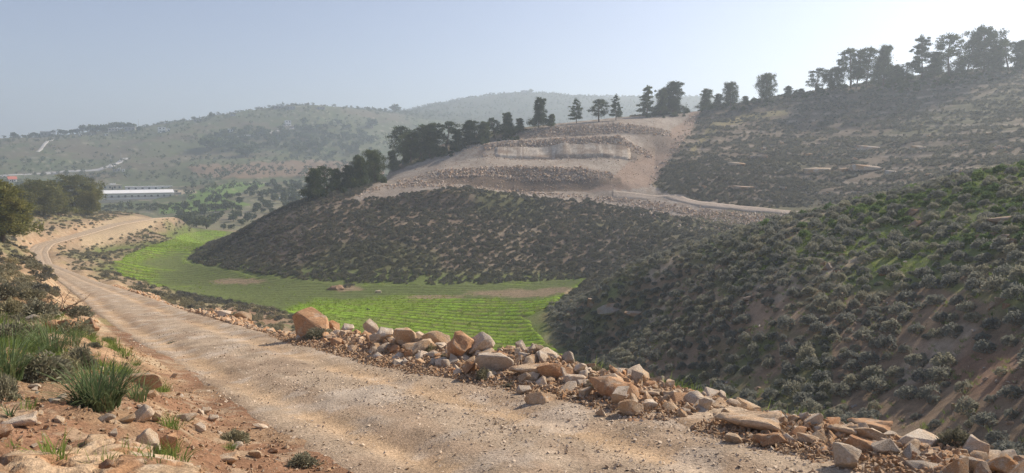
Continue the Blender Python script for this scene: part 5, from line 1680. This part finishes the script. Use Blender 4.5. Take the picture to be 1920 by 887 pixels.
scatter('road_gravel', np.stack([x, y, z + s * .1], -1), rots(len(x), g, 0.6), s[:, None] * g.uniform(.8, 1.3, (len(x), 3)) * np.array([1.15, 1.15, .4]), GRAVEL, g.integers(0, len(GRAVEL), len(x)), 'loose grey gravel lying on the track')
print('road gravel', len(x))

# pale outcrops on the big right hill and on the near right slope
def outcrop(px, py, w, h, label, group, dmin, dmax, k=0):
    x, y, z = pick(px, py + h * .5, dmin, dmax)
    dep = y * CP - z * SP
    W, Hh = w / F * dep, max(0.25, h / F * dep)
    me = (ROCKS_DULL if 'near' in group else ROCKS_PALE)[(int(px) + k) % 6]
    lo, hi = mesh_dims(me); dm = hi - lo
    o = bpy.data.objects.new('limestone_outcrop', me); COL.objects.link(o)
    o.scale = (W / dm[0], W * 0.7 / dm[1], Hh * 1.7 / dm[2])
    o.rotation_euler = (0.1 * math.sin(px), 0.08 * math.cos(py), -math.atan2(x, y) + 0.3 * math.sin(px * 3.3)); o.location = (x, y, z + Hh * 0.02)
    return tag(o, label, 'rock outcrop', group)
GO = 'pale outcrops on the big right hill'
tiers = [(0, 262, 'highest rock band'), (262, 284, 'second rock band from the top'), (284, 305, 'middle rock band'), (305, 335, 'rock band above the near crest'), (335, 400, 'lowest rock band by the track')]
for n_, (px, py, w, h) in enumerate([(1737,255,18,7),(1626,277,44,7),(1514,289,16,6),(1480,287,14,5),(1418,293,38,5),(1380,307,34,6),(1430,278,12,6),(1464,268,10,4),(1881,276,40,9),(1722,276,32,6),(1787,276,12,7),(1808,273,20,5),(1601,297,22,6),(1564,289,16,4),(1545,295,18,5),(1530,318,50,9),(1463,318,22,8),(1626,314,66,9),(1580,318,26,7),(1668,322,20,6),(1705,326,26,8),(1747,327,30,7),(1797,320,38,8),(1726,234,14,5),(1897,311,34,9),(1317,349,16,8),(1388,351,46,6),(1467,351,26,6),(1355,316,14,6),(1547,360,28,7),(1605,360,24,7),(1664,368,18,10),(1330,312,10,5),(1700,300,20,4),(1850,250,18,4)]):
    tier = [t[2] for t in tiers if t[0] <= py < t[1]][0]
    part_ = 'left end' if px < 1420 else 'left half' if px < 1560 else 'middle' if px < 1680 else 'right half' if px < 1830 else 'right end'
    outcrop(px, py, w, h, f"{'long low' if w > 30 else 'small' if w < 17 else 'squat'} pale outcrop at the {part_} of the {tier}", GO, 112, 330)
GO = 'pale rocks on the near right slope'
for px, py, w, h, lab in [(1885,407,48,13,'long white outcrop near the crest at the right'),(1843,437,20,11,'white rock left of the row at the right edge'),(1862,438,16,10,'small white rock in the row at the right edge'),(1895,443,26,12,'broad white rock in the row at the right edge'),(1907,453,18,11,'white rock under the row, cut near the right edge'),
 (1780,462,12,11,'round white rock below the crest'),(1790,437,16,7,'flat white rock just under the crest'),(1543,493,14,10,'left one of three pale stones in the shrubs'),(1557,497,26,12,'middle one of three pale stones in the shrubs'),(1568,509,16,10,'right one of three pale stones in the shrubs'),
 (1750,742,18,22,'lone upright grey boulder near the gully'),(1788,763,14,8,'small grey stone right of the lone grey boulder'),(1815,816,30,18,'pale cluster stone in the gully'),(1800,810,16,14,'smaller pale stone in the gully'),(1872,563,20,14,'grey stone in the cluster near the right edge'),(1858,572,16,12,'left stone of the cluster near the right edge'),(1884,574,14,10,'lowest stone of the cluster near the right edge'),
 (1633,718,7,6,'tiny white stone low on the slope'),(1470,475,18,7,'pale stone near the top of the slope'),(1580,478,20,7,'flat pale stone above the three pale stones'),(1708,398,26,12,'bare pale rock in the crest strip'),(1720,418,30,8,'lower pale rock in the crest strip'),
 (1150,576,64,12,'wide ledge of rock over the field'),(1195,584,40,10,'right end of the rock ledge over the field'),(1110,566,30,14,'left end of the rock ledge over the field'),(1405,556,22,8,'pale stone on the tan streak'),(1335,580,16,8,'pale stone left of the tan streak'),(1660,510,24,8,'pale stone beside the grassy band')]:
    outcrop(px, py, w, h, lab, GO, 16, 112)
boulder(628, 545, 34, 12, 'slab', 'brown', 'dark earth-covered rock at the edge of the field', name='field_rock', dmin=90, dmax=200)
boulder(709, 551, 12, 8, 'block', 'pale', 'lone pale stone lying in the field', name='field_rock', dmin=90, dmax=200)

# ------------------------------------------------------------------ plants of the foreground
def tuft(px, base, w, h, n, label, seed, mat=None, name='grass_tuft', width=0.0075, curl=1.0, group=None, dry=10, cat='grass tuft', dmin=2.0):
    x, y, z = pick(px, base, dmin, 60); dep = y * CP - z * SP
    Hh = h / F * dep; W = w / F * dep
    t = empty(name, (x, y, z - 0.02)); tag(t, label, cat, group)
    me = grass_mesh('leaves', mat or M_ASPHODEL, n, seed, Hh * 1.25, W * 0.22, width, curl, 5)
    link('leaves', me, None, t)
    if dry:
        me = grass_mesh('dry_leaves', M_DRY, dry, seed + 1, Hh * 1.0, W * 0.2, width * .7, 1.1, 5)
        link('dry_leaves', me, None, t)
    return t
GT = 'strap-leaved tufts on the near bank'
tuft(185,762,160,80,380,'biggest strap-leaved green tuft in the middle of the near bank',1,group=GT,dry=70)
tuft(258,752,64,46,60,'small green tuft leaning towards the road beside the biggest one',2,group=GT)
tuft(14,712,110,96,170,'dark green tuft at the left edge of the view',3,group=GT,dry=18)
tuft(95,668,90,70,170,'loose green tuft behind the grey shrub on the bank',4,group=GT,dry=18,width=0.006)
tuft(60,650,70,52,80,'farthest green tuft among the grey shrubs',5,group=GT,dry=14,width=0.006)
tuft(140,650,60,40,70,'pale green tuft just behind the biggest one',8,group=GT,dry=20,width=0.006)
tuft(22,782,26,36,14,'thin single sprout left of the flat white stone',6,group=GT,dry=3,width=0.006)
tuft(430,842,40,14,60,'little green weed patch on the bank by the road',7,M_GRASS,group='small weeds on the bank and track',dry=0,width=0.004,curl=1.0)
for px, b, w, h, lab in [(1045,886,72,18,'green sprig growing on the track at the bottom edge'),(372,636,18,8,'small weed on the track, left one of a pair'),(394,632,10,7,'small weed on the track, right one of a pair'),(152,626,14,12,'green weed in the cut bank'),(610,702,16,9,'weed at the foot of the heap')]:
    tuft(px, b, w, h, 40, lab, int(px), M_GRASS, group='small weeds on the bank and track', dry=4, width=0.005, curl=1.1)
def shrub_at(px, base, w, h, label, mat_list, k, group, dmin=2.0, dmax=80.0):
    x, y, z = pick(px, base, dmin, dmax); dep = y * CP - z * SP
    o = bpy.data.objects.new('shrub', mat_list[k % len(mat_list)]); COL.objects.link(o)
    W = w / F * dep; Hh = h / F * dep
    o.location = (x, y, z - 0.03); o.scale = (W, W * .9, Hh * 1.7); o.rotation_euler = (0, 0, px)
    return tag(o, label, 'shrub', group)
GN_ = 'grey shrubs on the near bank'
for n_, (px, b, w, h, lab) in enumerate([
 (75,712,125,58,'widest grey shrub on the bank, left of the big tuft'),(4,752,60,62,'grey shrub at the left edge beside the bare earth'),(120,700,60,44,'grey shrub touching the back of the big tuft'),
 (150,690,56,52,'tall twiggy grey shrub rising behind the big tuft'),(62,636,52,36,'round grey shrub left of the orange cut bank'),(20,640,60,44,'grey shrub at the left edge behind the tufts'),
 (70,592,76,32,'long grey shrub above the cut bank'),(20,590,50,34,'grey shrub at the left edge above the tufts'),(142,594,64,24,'green-grey shrub at the road bend side of the cut bank'),
 (12,556,50,30,'grey shrub high at the left edge'),(60,560,46,22,'grey shrub near the dead bush on the bank'),(175,650,30,12,'flat grey shrub below the cut bank'),
 (330,650,40,12,'low shrub on the far road margin'),(200,640,28,12,'small shrub on the slope under the cut bank')]):
    shrub_at(px, b, w, h, lab, SHRUBS_NEAR, n_, GN_)
for n_, (px, b, w, h, lab) in enumerate([(440,826,56,26,'dark little shrub on the bank by the road'),(568,872,64,28,'lowest dark shrub where bank meets road at the bottom'),(955,726,26,12,'small dark shrub tucked in the stone heap'),(600,634,60,22,'grey-green shrub in front of the pointed orange boulder')]):
    shrub_at(px, b, w, h, lab, SHRUBS_NEAR, n_ + 1, 'small shrubs at the road edge')

def dead_bush():
    x, y, z = pick(112, 582, 10, 60); dep = y * CP - z * SP
    k = 46 / F * dep
    g = random.Random(5)
    V, Fc = [], []
    def grow(p, d, L, r, lev):
        pts = [p]; q = p.copy(); dd = d.copy()
        for s_ in range(3):
            dd = (dd + Vector((g.gauss(0, .22), g.gauss(0, .22), g.gauss(0.03, .16)))).normalized()
            q = q + dd * (L / 3); pts.append(q.copy())
        tube(V, Fc, [tuple(v) for v in pts], [r, r * .85, r * .7, r * .5], 4)
        if lev > 0:
            for b in range(3):
                nd = (dd + Vector((g.gauss(0, .6), g.gauss(0, .6), g.gauss(0.05, .4)))).normalized()
                grow(pts[2 + (b % 2)], nd, L * g.uniform(.5, .8), r * .55, lev - 1)
    for b in range(9):
        a = b * 0.7 + g.random()
        grow(Vector((0, 0, 0)), Vector((math.cos(a) * .9, math.sin(a) * .7, g.uniform(.35, 1.0))).normalized(), k * .6, k * .022, 3)
    me = np_mesh('bare_branches', np.array(V), np.array(Fc), True); me.materials.append(M_TWIG)
    o = link('dead_bush', me); o.location = (x, y, z - .03)
    tag(o, 'bare leafless bush with tangled reddish twigs beside the track', 'bush')
dead_bush()

# grass behind the heap, in the gully and on the field
GR = (RSIDE > 0) & (RD > 3.2) & (RD < 9) & (_R < 34) & (_R > 7) & (GPX > 1100) & INV
x, y, z, g = region_samples(GR, 16.0 * sstep(.38, .55, fbm(GX / 1.6, GY / 1.6, 941, 3)), 5020)
s = g.uniform(0.7, 1.7, len(x))
scatter('verge_grass', np.stack([x, y, z], -1), rots(len(x), g, 0.1), np.repeat(s[:, None], 3, 1), GRASS, g.integers(0, len(GRASS), len(x)), 'long green grass growing behind the stone heap')
GR = (RSIDE < 0) & (RD > 2.4) & (_R < 26) & (_R > 5) & (GPX < 330) & INV
x, y, z, g = region_samples(GR, 70.0 * sstep(.44, .60, fbm(GX / 1.3, GY / 1.3, 943, 3)), 5022)
s = g.uniform(0.3, 1.0, len(x))
scatter('bank_grass', np.stack([x, y, z], -1), rots(len(x), g, 0.15), np.repeat(s[:, None], 3, 1), GRASS, g.integers(0, len(GRASS), len(x)), 'short grass in patches on the near bank')
GR = RHILL & (GHID <= 0.1) & (_R < 75)
x, y, z, g = region_samples(GR, 1.4 + 6.0 * sstep(.42, .6, fbm(GX / 7, GY / 7, 131, 3) * .62 + .40 * np.clip((560 - GPY) / 190, 0, 1)), 5024)
xs_, ys_, zs_, g2 = region_samples(RHILL & VISIBLE & (_R < 80), 1.3 * sstep(.40, .6, fbm(GX / 3, GY / 3, 945, 3)) + 0.12, 5026)
ss_ = 0.06 + 0.34 * g2.random(len(xs_)) ** 3
scatter('slope_stones', np.stack([xs_, ys_, zs_ + ss_ * .1], -1), rots(len(xs_), g2, 0.4), ss_[:, None] * g2.uniform(.75, 1.3, (len(xs_), 3)), RUBBLE, g2.integers(0, len(RUBBLE), len(xs_)), 'small pale stones strewn over the near right slope')
s = g.uniform(0.7, 1.5, len(x))
scatter('slope_grass', np.stack([x, y, z], -1), rots(len(x), g, 0.1), np.repeat(s[:, None], 3, 1), GRASS, g.integers(0, len(GRASS), len(x)), 'green grass between the shrubs of the near right slope')
FX, FY, FZ, FI, FCR, FSHADE = FIELD
g = np.random.default_rng(5030)
sel = FI & (FCR > 0.35)
ii, jj = np.nonzero(sel)
rr = np.hypot(FX[ii, jj], FY[ii, jj])
pr = (rr / 150) ** 2 * np.where(FSHADE[ii, jj] > 0.5, 0.04, 0.6)  # few plants where the painted shade lies
kp = g.random(len(ii)) < np.clip(pr * 0.55, 0, 1)
ii, jj = ii[kp], jj[kp]
x = FX[ii, jj] + g.normal(size=len(ii)) * .25; y = FY[ii, jj] + g.normal(size=len(ii)) * .25
s = g.uniform(0.6, 1.15, len(ii))
scatter('crop_plants', np.stack([x, y, FZ[ii, jj] - .03], -1), rots(len(ii), g, 0.1), np.repeat(s[:, None], 3, 1), CROP, g.integers(0, len(CROP), len(ii)), 'young green crop standing in rows on the field')
print('crop', len(ii))
# weeds and small bushes in the field
for px, py, w, h, lab in [(655,538,26,7,'dark low bush at the edge of the field under the hill'),(690,585,10,7,'small dark weed clump in the bright field, left one'),(955,590,10,6,'small dark weed clump in the bright field, right one'),(920,617,9,5,'tiny weed clump near the lower edge of the field')]:
    shrub_at(px, py, w, h, lab, SHRUBS, 1, 'weed clumps in the field', 70, 200)

# ------------------------------------------------------------------ buildings
def box_mesh(name, boxes, mat):
    V, Fc = [], []
    for (x0, x1, y0, y1, z0, z1) in boxes:
        b = len(V)
        V += [(x, y, z) for z in (z0, z1) for x, y in ((x0, y0), (x1, y0), (x1, y1), (x0, y1))]
        Fc += [[b + i for i in q] for q in ((3, 2, 1, 0), (4, 5, 6, 7), (0, 1, 5, 4), (1, 2, 6, 5), (2, 3, 7, 6), (3, 0, 4, 7))]
    me = np_mesh(name, np.array(V, float), np.array(Fc), False); me.materials.append(mat)
    return me
def house(px, base, wpx, hpx, label, mat, name='house', wins=(2, 1), roof='flat', deep=8.0, yaw=0.1, dmin=300, cat='house', group=None, extra=None, roofmat=None, winscale=1.0, door=True, dmax=2400):
    x, y, z = pick(px, base, dmin, dmax); dep = y * CP - z * SP
    W = wpx / F * dep; Hh = hpx / F * dep
    t = empty(name, (x, y, z), -math.atan2(x, y) + yaw)
    tag(t, label, cat, group)
    link('wall', box_mesh('wall', [(-W / 2, W / 2, 0, deep, -2.5, Hh)], mat), None, t)
    if roof == 'flat':
        p = 0.35
        link('roof', box_mesh('roof', [(-W / 2 - .2, W / 2 + .2, -.2, deep + .2, Hh, Hh + .28)], roofmat or mat), None, t)
    elif roof == 'slope':
        V = [(-W / 2 - .4, -1.2, Hh), (W / 2 + .4, -1.2, Hh), (W / 2 + .4, deep + .4, Hh + deep * .32), (-W / 2 - .4, deep + .4, Hh + deep * .32)]
        V += [(a, b, c - .25) for a, b, c in V]
        me = np_mesh('roof', V, np.array([(0, 1, 2, 3), (7, 6, 5, 4), (0, 4, 5, 1), (1, 5, 6, 2), (2, 6, 7, 3), (3, 7, 4, 0)]), False); me.materials.append(roofmat or M_ROOFSHEET)
        link('roof', me, None, t)
    elif roof == 'gable':
        V = [(-W / 2 - .4, -.4, Hh), (W / 2 + .4, -.4, Hh), (W / 2 + .4, deep + .4, Hh), (-W / 2 - .4, deep + .4, Hh), (-W / 2 - .4, deep / 2, Hh + deep * .3), (W / 2 + .4, deep / 2, Hh + deep * .3)]
        me = np_mesh('roof', V, [np.array([(0, 1, 5, 4), (2, 3, 4, 5), (3, 2, 1, 0)]), np.array([(0, 4, 3), (1, 2, 5)])], False); me.materials.append(roofmat or M_ROOFRED)
        link('roof', me, None, t)
    nx, nz = wins
    wm = None
    fm = None
    for r in range(nz):
        for c in range(nx):
            ww = min(1.5, W / nx * .4) * winscale; wh = min(1.4, Hh / nz * .42) * winscale
            cx = -W / 2 + (c + .5) * W / nx; cz = Hh / nz * (r + .55)
            if wm is None:
                wm = box_mesh('window', [(-ww / 2, ww / 2, -.03, .12, -wh / 2, wh / 2)], M_WINDOW)
                fm = box_mesh('sill', [(-ww / 2 - .15, ww / 2 + .15, -.18, .10, -wh / 2 - .16, -wh / 2 - .01)], M_CONCRETE)
            o = link('window', wm, None, t); o.location = (cx, 0, cz)
            q = link('sill', fm, None, o)
    if door and Hh > 2.2:
        o = link('door', box_mesh('door', [(-.5, .5, -.05, .1, 0, 2.0)], M_WINDOW), None, t); o.location = (W * (.5 / max(nx, 1)) if nx > 1 and nx % 2 == 0 else W * .32, 0, 0)
        if nx > 1 and nx % 2 == 0: o.location.x = 0
    for (nm, boxes, m) in (extra(W, Hh) if extra else ()):
        link(nm, box_mesh(nm, boxes, m), None, t)
    return t
# long two-level poultry-like building in the valley
def ex_long(W, Hh):
    return [('ledge', [(-W / 2, W / 2, -.7, -.002, Hh * .46, Hh * .46 + .3)], M_CONCRETE),
            ('base_wall', [(-W / 2, W / 2, -1.6, -.72, -3.2, Hh * .12)], M_PLASTERWARM),
            ('end_annex', [(W / 2 + .003, W / 2 + 5.0, 1.0, 8.0, -1.5, Hh * .95)], M_CONCRETE)]
house(254, 375, 130, 13, 'long white building with a pale sloping roof in the valley', M_PLASTER, 'long_building', (12, 1), 'slope', 6, 0.05, 300, 'building', None, ex_long, M_ROOFSHEET, 0.8, False)
house(280, 356.5, 78, 6.5, 'low white barn behind the long white building', M_PLASTER, 'barn', (7, 1), 'flat', 7, 0.05, 400, 'building', None, None, M_ROOFSHEET, 0.9, False)
house(211, 356, 31, 8, 'small flat-roofed house behind the left end of the long white building', M_PLASTERWARM, 'house', (4, 1), 'flat', 7, 0.05, 400, extra=lambda W, Hh: [('roof_room', [(-1.5, 2.5, 1.5, 5, Hh + .285, Hh + 1.7)], M_PLASTER)])
house(331, 363, 7, 7, 'tiny yellow shed at the right end of the long white building', M_PLASTERWARM, 'shed', (1, 1), 'flat', 4, 0.2, 400, 'shed', door=False)
GH = 'houses on the far slopes'
house(86, 257, 17, 10, 'grey flat-roofed house on the far left ridge', M_CONCRETE, 'house', (3, 1), 'flat', 9, 0.0, 300, group=GH, extra=lambda W, Hh: [('stair_wall', [(W / 2 + .003, W / 2 + 2.6, 1, 6, -2, Hh * .9)], M_PLASTER)])
house(103, 256, 3, 12, 'narrow white tower beside the grey ridge house', M_PLASTER, 'tower', (1, 2), 'flat', 2, 0.0, 300, 'tower', GH, door=False)
house(151, 256, 5, 5, 'small white hut left on the far ridge under the tall green tree', M_PLASTER, 'hut', (1, 1), 'flat', 4, 0.1, 300, 'hut', GH)
house(140, 258, 4, 3, 'tiny pale hut left of the small white hut on the ridge', M_PLASTERWARM, 'hut', (1, 1), 'flat', 3, 0.1, 300, 'hut', GH)
house(173, 255, 3.5, 3.5, 'tiny white hut in the middle of the ridge line', M_PLASTER, 'hut', (1, 1), 'flat', 3, 0.1, 300, 'hut', GH)
house(199.5, 255, 5, 4, 'tiny white hut on the ridge under the thick clump', M_PLASTER, 'hut', (1, 1), 'flat', 3, 0.1, 300, 'hut', GH)
house(212, 246, 16, 5, 'low pale house among the ridge trees', M_PLASTERWARM, 'house', (3, 1), 'flat', 8, 0.1, 300, group=GH)
house(243, 246, 18, 8, 'greyish house under the broad dark ridge tree', M_CONCRETE, 'house', (3, 1), 'flat', 8, -0.1, 300, group=GH)
house(304, 249, 12, 10, 'pale two-storey house on the far slope', M_PLASTER, 'house', (2, 2), 'flat', 8, 0.1, 300, group=GH)
house(316, 248, 6, 6, 'small white house right of the pale two-storey one', M_PLASTER, 'house', (1, 1), 'flat', 6, 0.1, 300, group=GH)
house(371, 229, 14, 4, 'flat low building on the left part of the skyline', M_CONCRETE, 'house', (3, 1), 'flat', 7, 0.0, 300, group=GH, door=False)
house(434, 248, 13, 5, 'low white house half hidden in trees below the skyline', M_PLASTER, 'house', (3, 1), 'flat', 7, 0.0, 300, group=GH)
house(437, 218, 10, 4, 'small grey building on the skyline left of the hilltop', M_CONCRETE, 'house', (2, 1), 'flat', 6, 0.0, 300, group=GH, door=False)
house(541, 237, 10, 10, 'white house on the far hillside above a pale terrace wall', M_PLASTER, 'house', (2, 2), 'flat', 8, 0.15, 300, group=GH, extra=lambda W, Hh: [('terrace', [(-W * 1.3, W * 1.6, -3.2, -.003, -3.5, 0.25)], M_PLASTERWARM)])
house(522, 205, 22, 6, 'flat dark building at the left of the hilltop', M_CONCRETE, 'house', (4, 1), 'flat', 9, 0.0, 300, group=GH, door=False)
house(546, 206, 15, 6, 'building next to the flat dark one on the hilltop', M_CONCRETE, 'house', (3, 1), 'flat', 9, 0.1, 300, group=GH, door=False)
house(602, 206, 14, 5, 'long low building right of the mast on the hilltop', M_CONCRETE, 'house', (3, 1), 'flat', 9, 0.0, 300, group=GH, door=False)
house(983, 174, 14, 4, 'small flat hut on the summit of the farthest hill', M_CONCRETE, 'hut', (2, 1), 'flat', 8, 0.0, 300, 'hut', GH, door=False)
house(220, 322, 10, 4, 'low blue-grey shed below the climbing road', M_CONCRETE, 'shed', (2, 1), 'flat', 5, 0.2, 300, 'shed', GH, door=False)
house(224, 319, 4, 4, 'small white shed right of the blue-grey one', M_PLASTER, 'shed', (1, 1), 'flat', 3, 0.2, 300, 'shed', GH, door=False)
house(232, 322, 4.5, 4.5, 'white cube-like shed at the end of the shed row', M_PLASTER, 'shed', (1, 1), 'flat', 3, 0.2, 300, 'shed', GH, door=False)
house(208, 315, 3, 3, 'tiny white shed nearest the climbing road', M_PLASTER, 'shed', (1, 1), 'flat', 3, 0.2, 300, 'shed', GH, door=False)
house(24, 342, 13, 5, 'red-roofed house over the trees at the left edge', M_PLASTER, 'house', (2, 1), 'gable', 8, 0.1, 300, group=GH, dmax=640)
house(1128+8, 197, 1, 1, 'small pale hut on the far hill behind the pines', M_PLASTER, 'hut', (1, 1), 'flat', 3, 0, 600, 'hut', GH, door=False) if False else None
def tunnel_tent(px, base, wpx, hpx, label):
    x, y, z = pick(px, base, 300, 560); dep = y * CP - z * SP
    W = wpx / F * dep; R = hpx / F * dep
    t = empty('tunnel_tent', (x, y, z), -math.atan2(x, y) + .25); tag(t, label, 'tent', 'pale tunnel tents in the grove')
    na = 11
    V = [(xx, R * 1.2 * math.cos(a) + 2, R * math.sin(a)) for xx in (-W / 2, W / 2) for a in np.linspace(0, PI, na)]
    f = [(i, i + 1, na + i + 1, na + i) for i in range(na - 1)]
    me = np_mesh('cover', V, [np.array(f)], True); me.materials.append(M_FILM); link('cover', me, None, t)
    for s_ in (0, 1):
        me = np_mesh('end_panel', [V[s_ * na + i] for i in range(na)], [np.array([(0, i, i + 1) for i in range(1, na - 1)])], False); me.materials.append(M_FILM)
        link('end_panel', me, None, t)
    hm = []
    for k in range(6):
        VV, FF = [], []
        xx = -W / 2 + W * k / 5
        tube(VV, FF, [(xx, (R * 1.2 + .05) * math.cos(a) + 2, (R + .05) * math.sin(a)) for a in np.linspace(0, PI, 9)], [.07] * 9, 4)
        me = np_mesh('hoop', np.array(VV), np.array(FF), True); me.materials.append(M_POLE); link('hoop', me, None, t)
tunnel_tent(557, 372, 20, 9, 'larger white tunnel tent beside the lowest dark pine')
tunnel_tent(531, 374, 13, 4, 'smaller pale tunnel tent left of the larger one')
def pole(px, base, top, label, cross=True, name='utility_pole', cat='utility pole'):
    x, y, z = pick(px, base, 300); dep = y * CP - z * SP
    h = (base - top) / F * dep
    t = empty(name, (x, y, z)); tag(t, label, cat, 'poles on the far slopes')
    V, Fc = [], []; tube(V, Fc, [(0, 0, -.5), (0, 0, h * .5), (0, 0, h)], [.22, .18, .13], 6)
    me = np_mesh('pole', np.array(V), np.array(Fc), True); me.materials.append(M_POLE); link('pole', me, None, t)
    if cross: link('crossarm', box_mesh('crossarm', [(-1.1, 1.1, -.09, .09, h * .92, h * .92 + .18)], M_POLE), None, t)
pole(207, 305, 291, 'left pole over the climbing road')
pole(227, 297, 284, 'middle pole over the climbing road')
pole(246, 293, 282, 'right pole over the climbing road')
pole(281, 283, 270, 'lone pole right of the climbing road')
pole(46, 338, 326, 'pole near the red-roofed house')
pole(568, 206, 196, 'thin mast on the hilltop', False, 'mast', 'mast')
pole(260, 240, 224, 'thin mast over the ridge clump', False, 'mast', 'mast')

# ------------------------------------------------------------------ haze
def build_haze():
    x0, x1, y0, y1 = -2700, 2700, -2700, 2700
    zb = float(GZ.min()) - 1.0; zt = float(GZ.max()) + 30.0
    v = [(x, y, z) for z in (zb, zt) for x, y in ((x0, y0), (x1, y0), (x1, y1), (x0, y1))]
    f = [(3, 2, 1, 0), (4, 5, 6, 7), (0, 1, 5, 4), (1, 2, 6, 5), (2, 3, 7, 6), (3, 0, 4, 7)]
    me = np_mesh('haze_box', v, [np.array(f)], smooth=False)
    m = bpy.data.materials.new('haze_air'); m.use_nodes = True
    nt = m.node_tree; nt.nodes.clear()
    o = nt.nodes.new("ShaderNodeOutputMaterial"); p = nt.nodes.new("ShaderNodeVolumePrincipled")
    p.inputs['Color'].default_value = HAZE_COL
    p.inputs['Density'].default_value = HAZE
    p.inputs['Anisotropy'].default_value = HAZE_G
    nt.links.new(p.outputs[0], o.inputs['Volume'])
    ob = link('haze', me, m)
    tag(ob, 'thin pale haze over the valley', None, None, 'stuff')
HAZE = 0.00062; HAZE_G = 0.45; HAZE_COL = (0.76, 0.88, 1.0, 1)
build_haze()
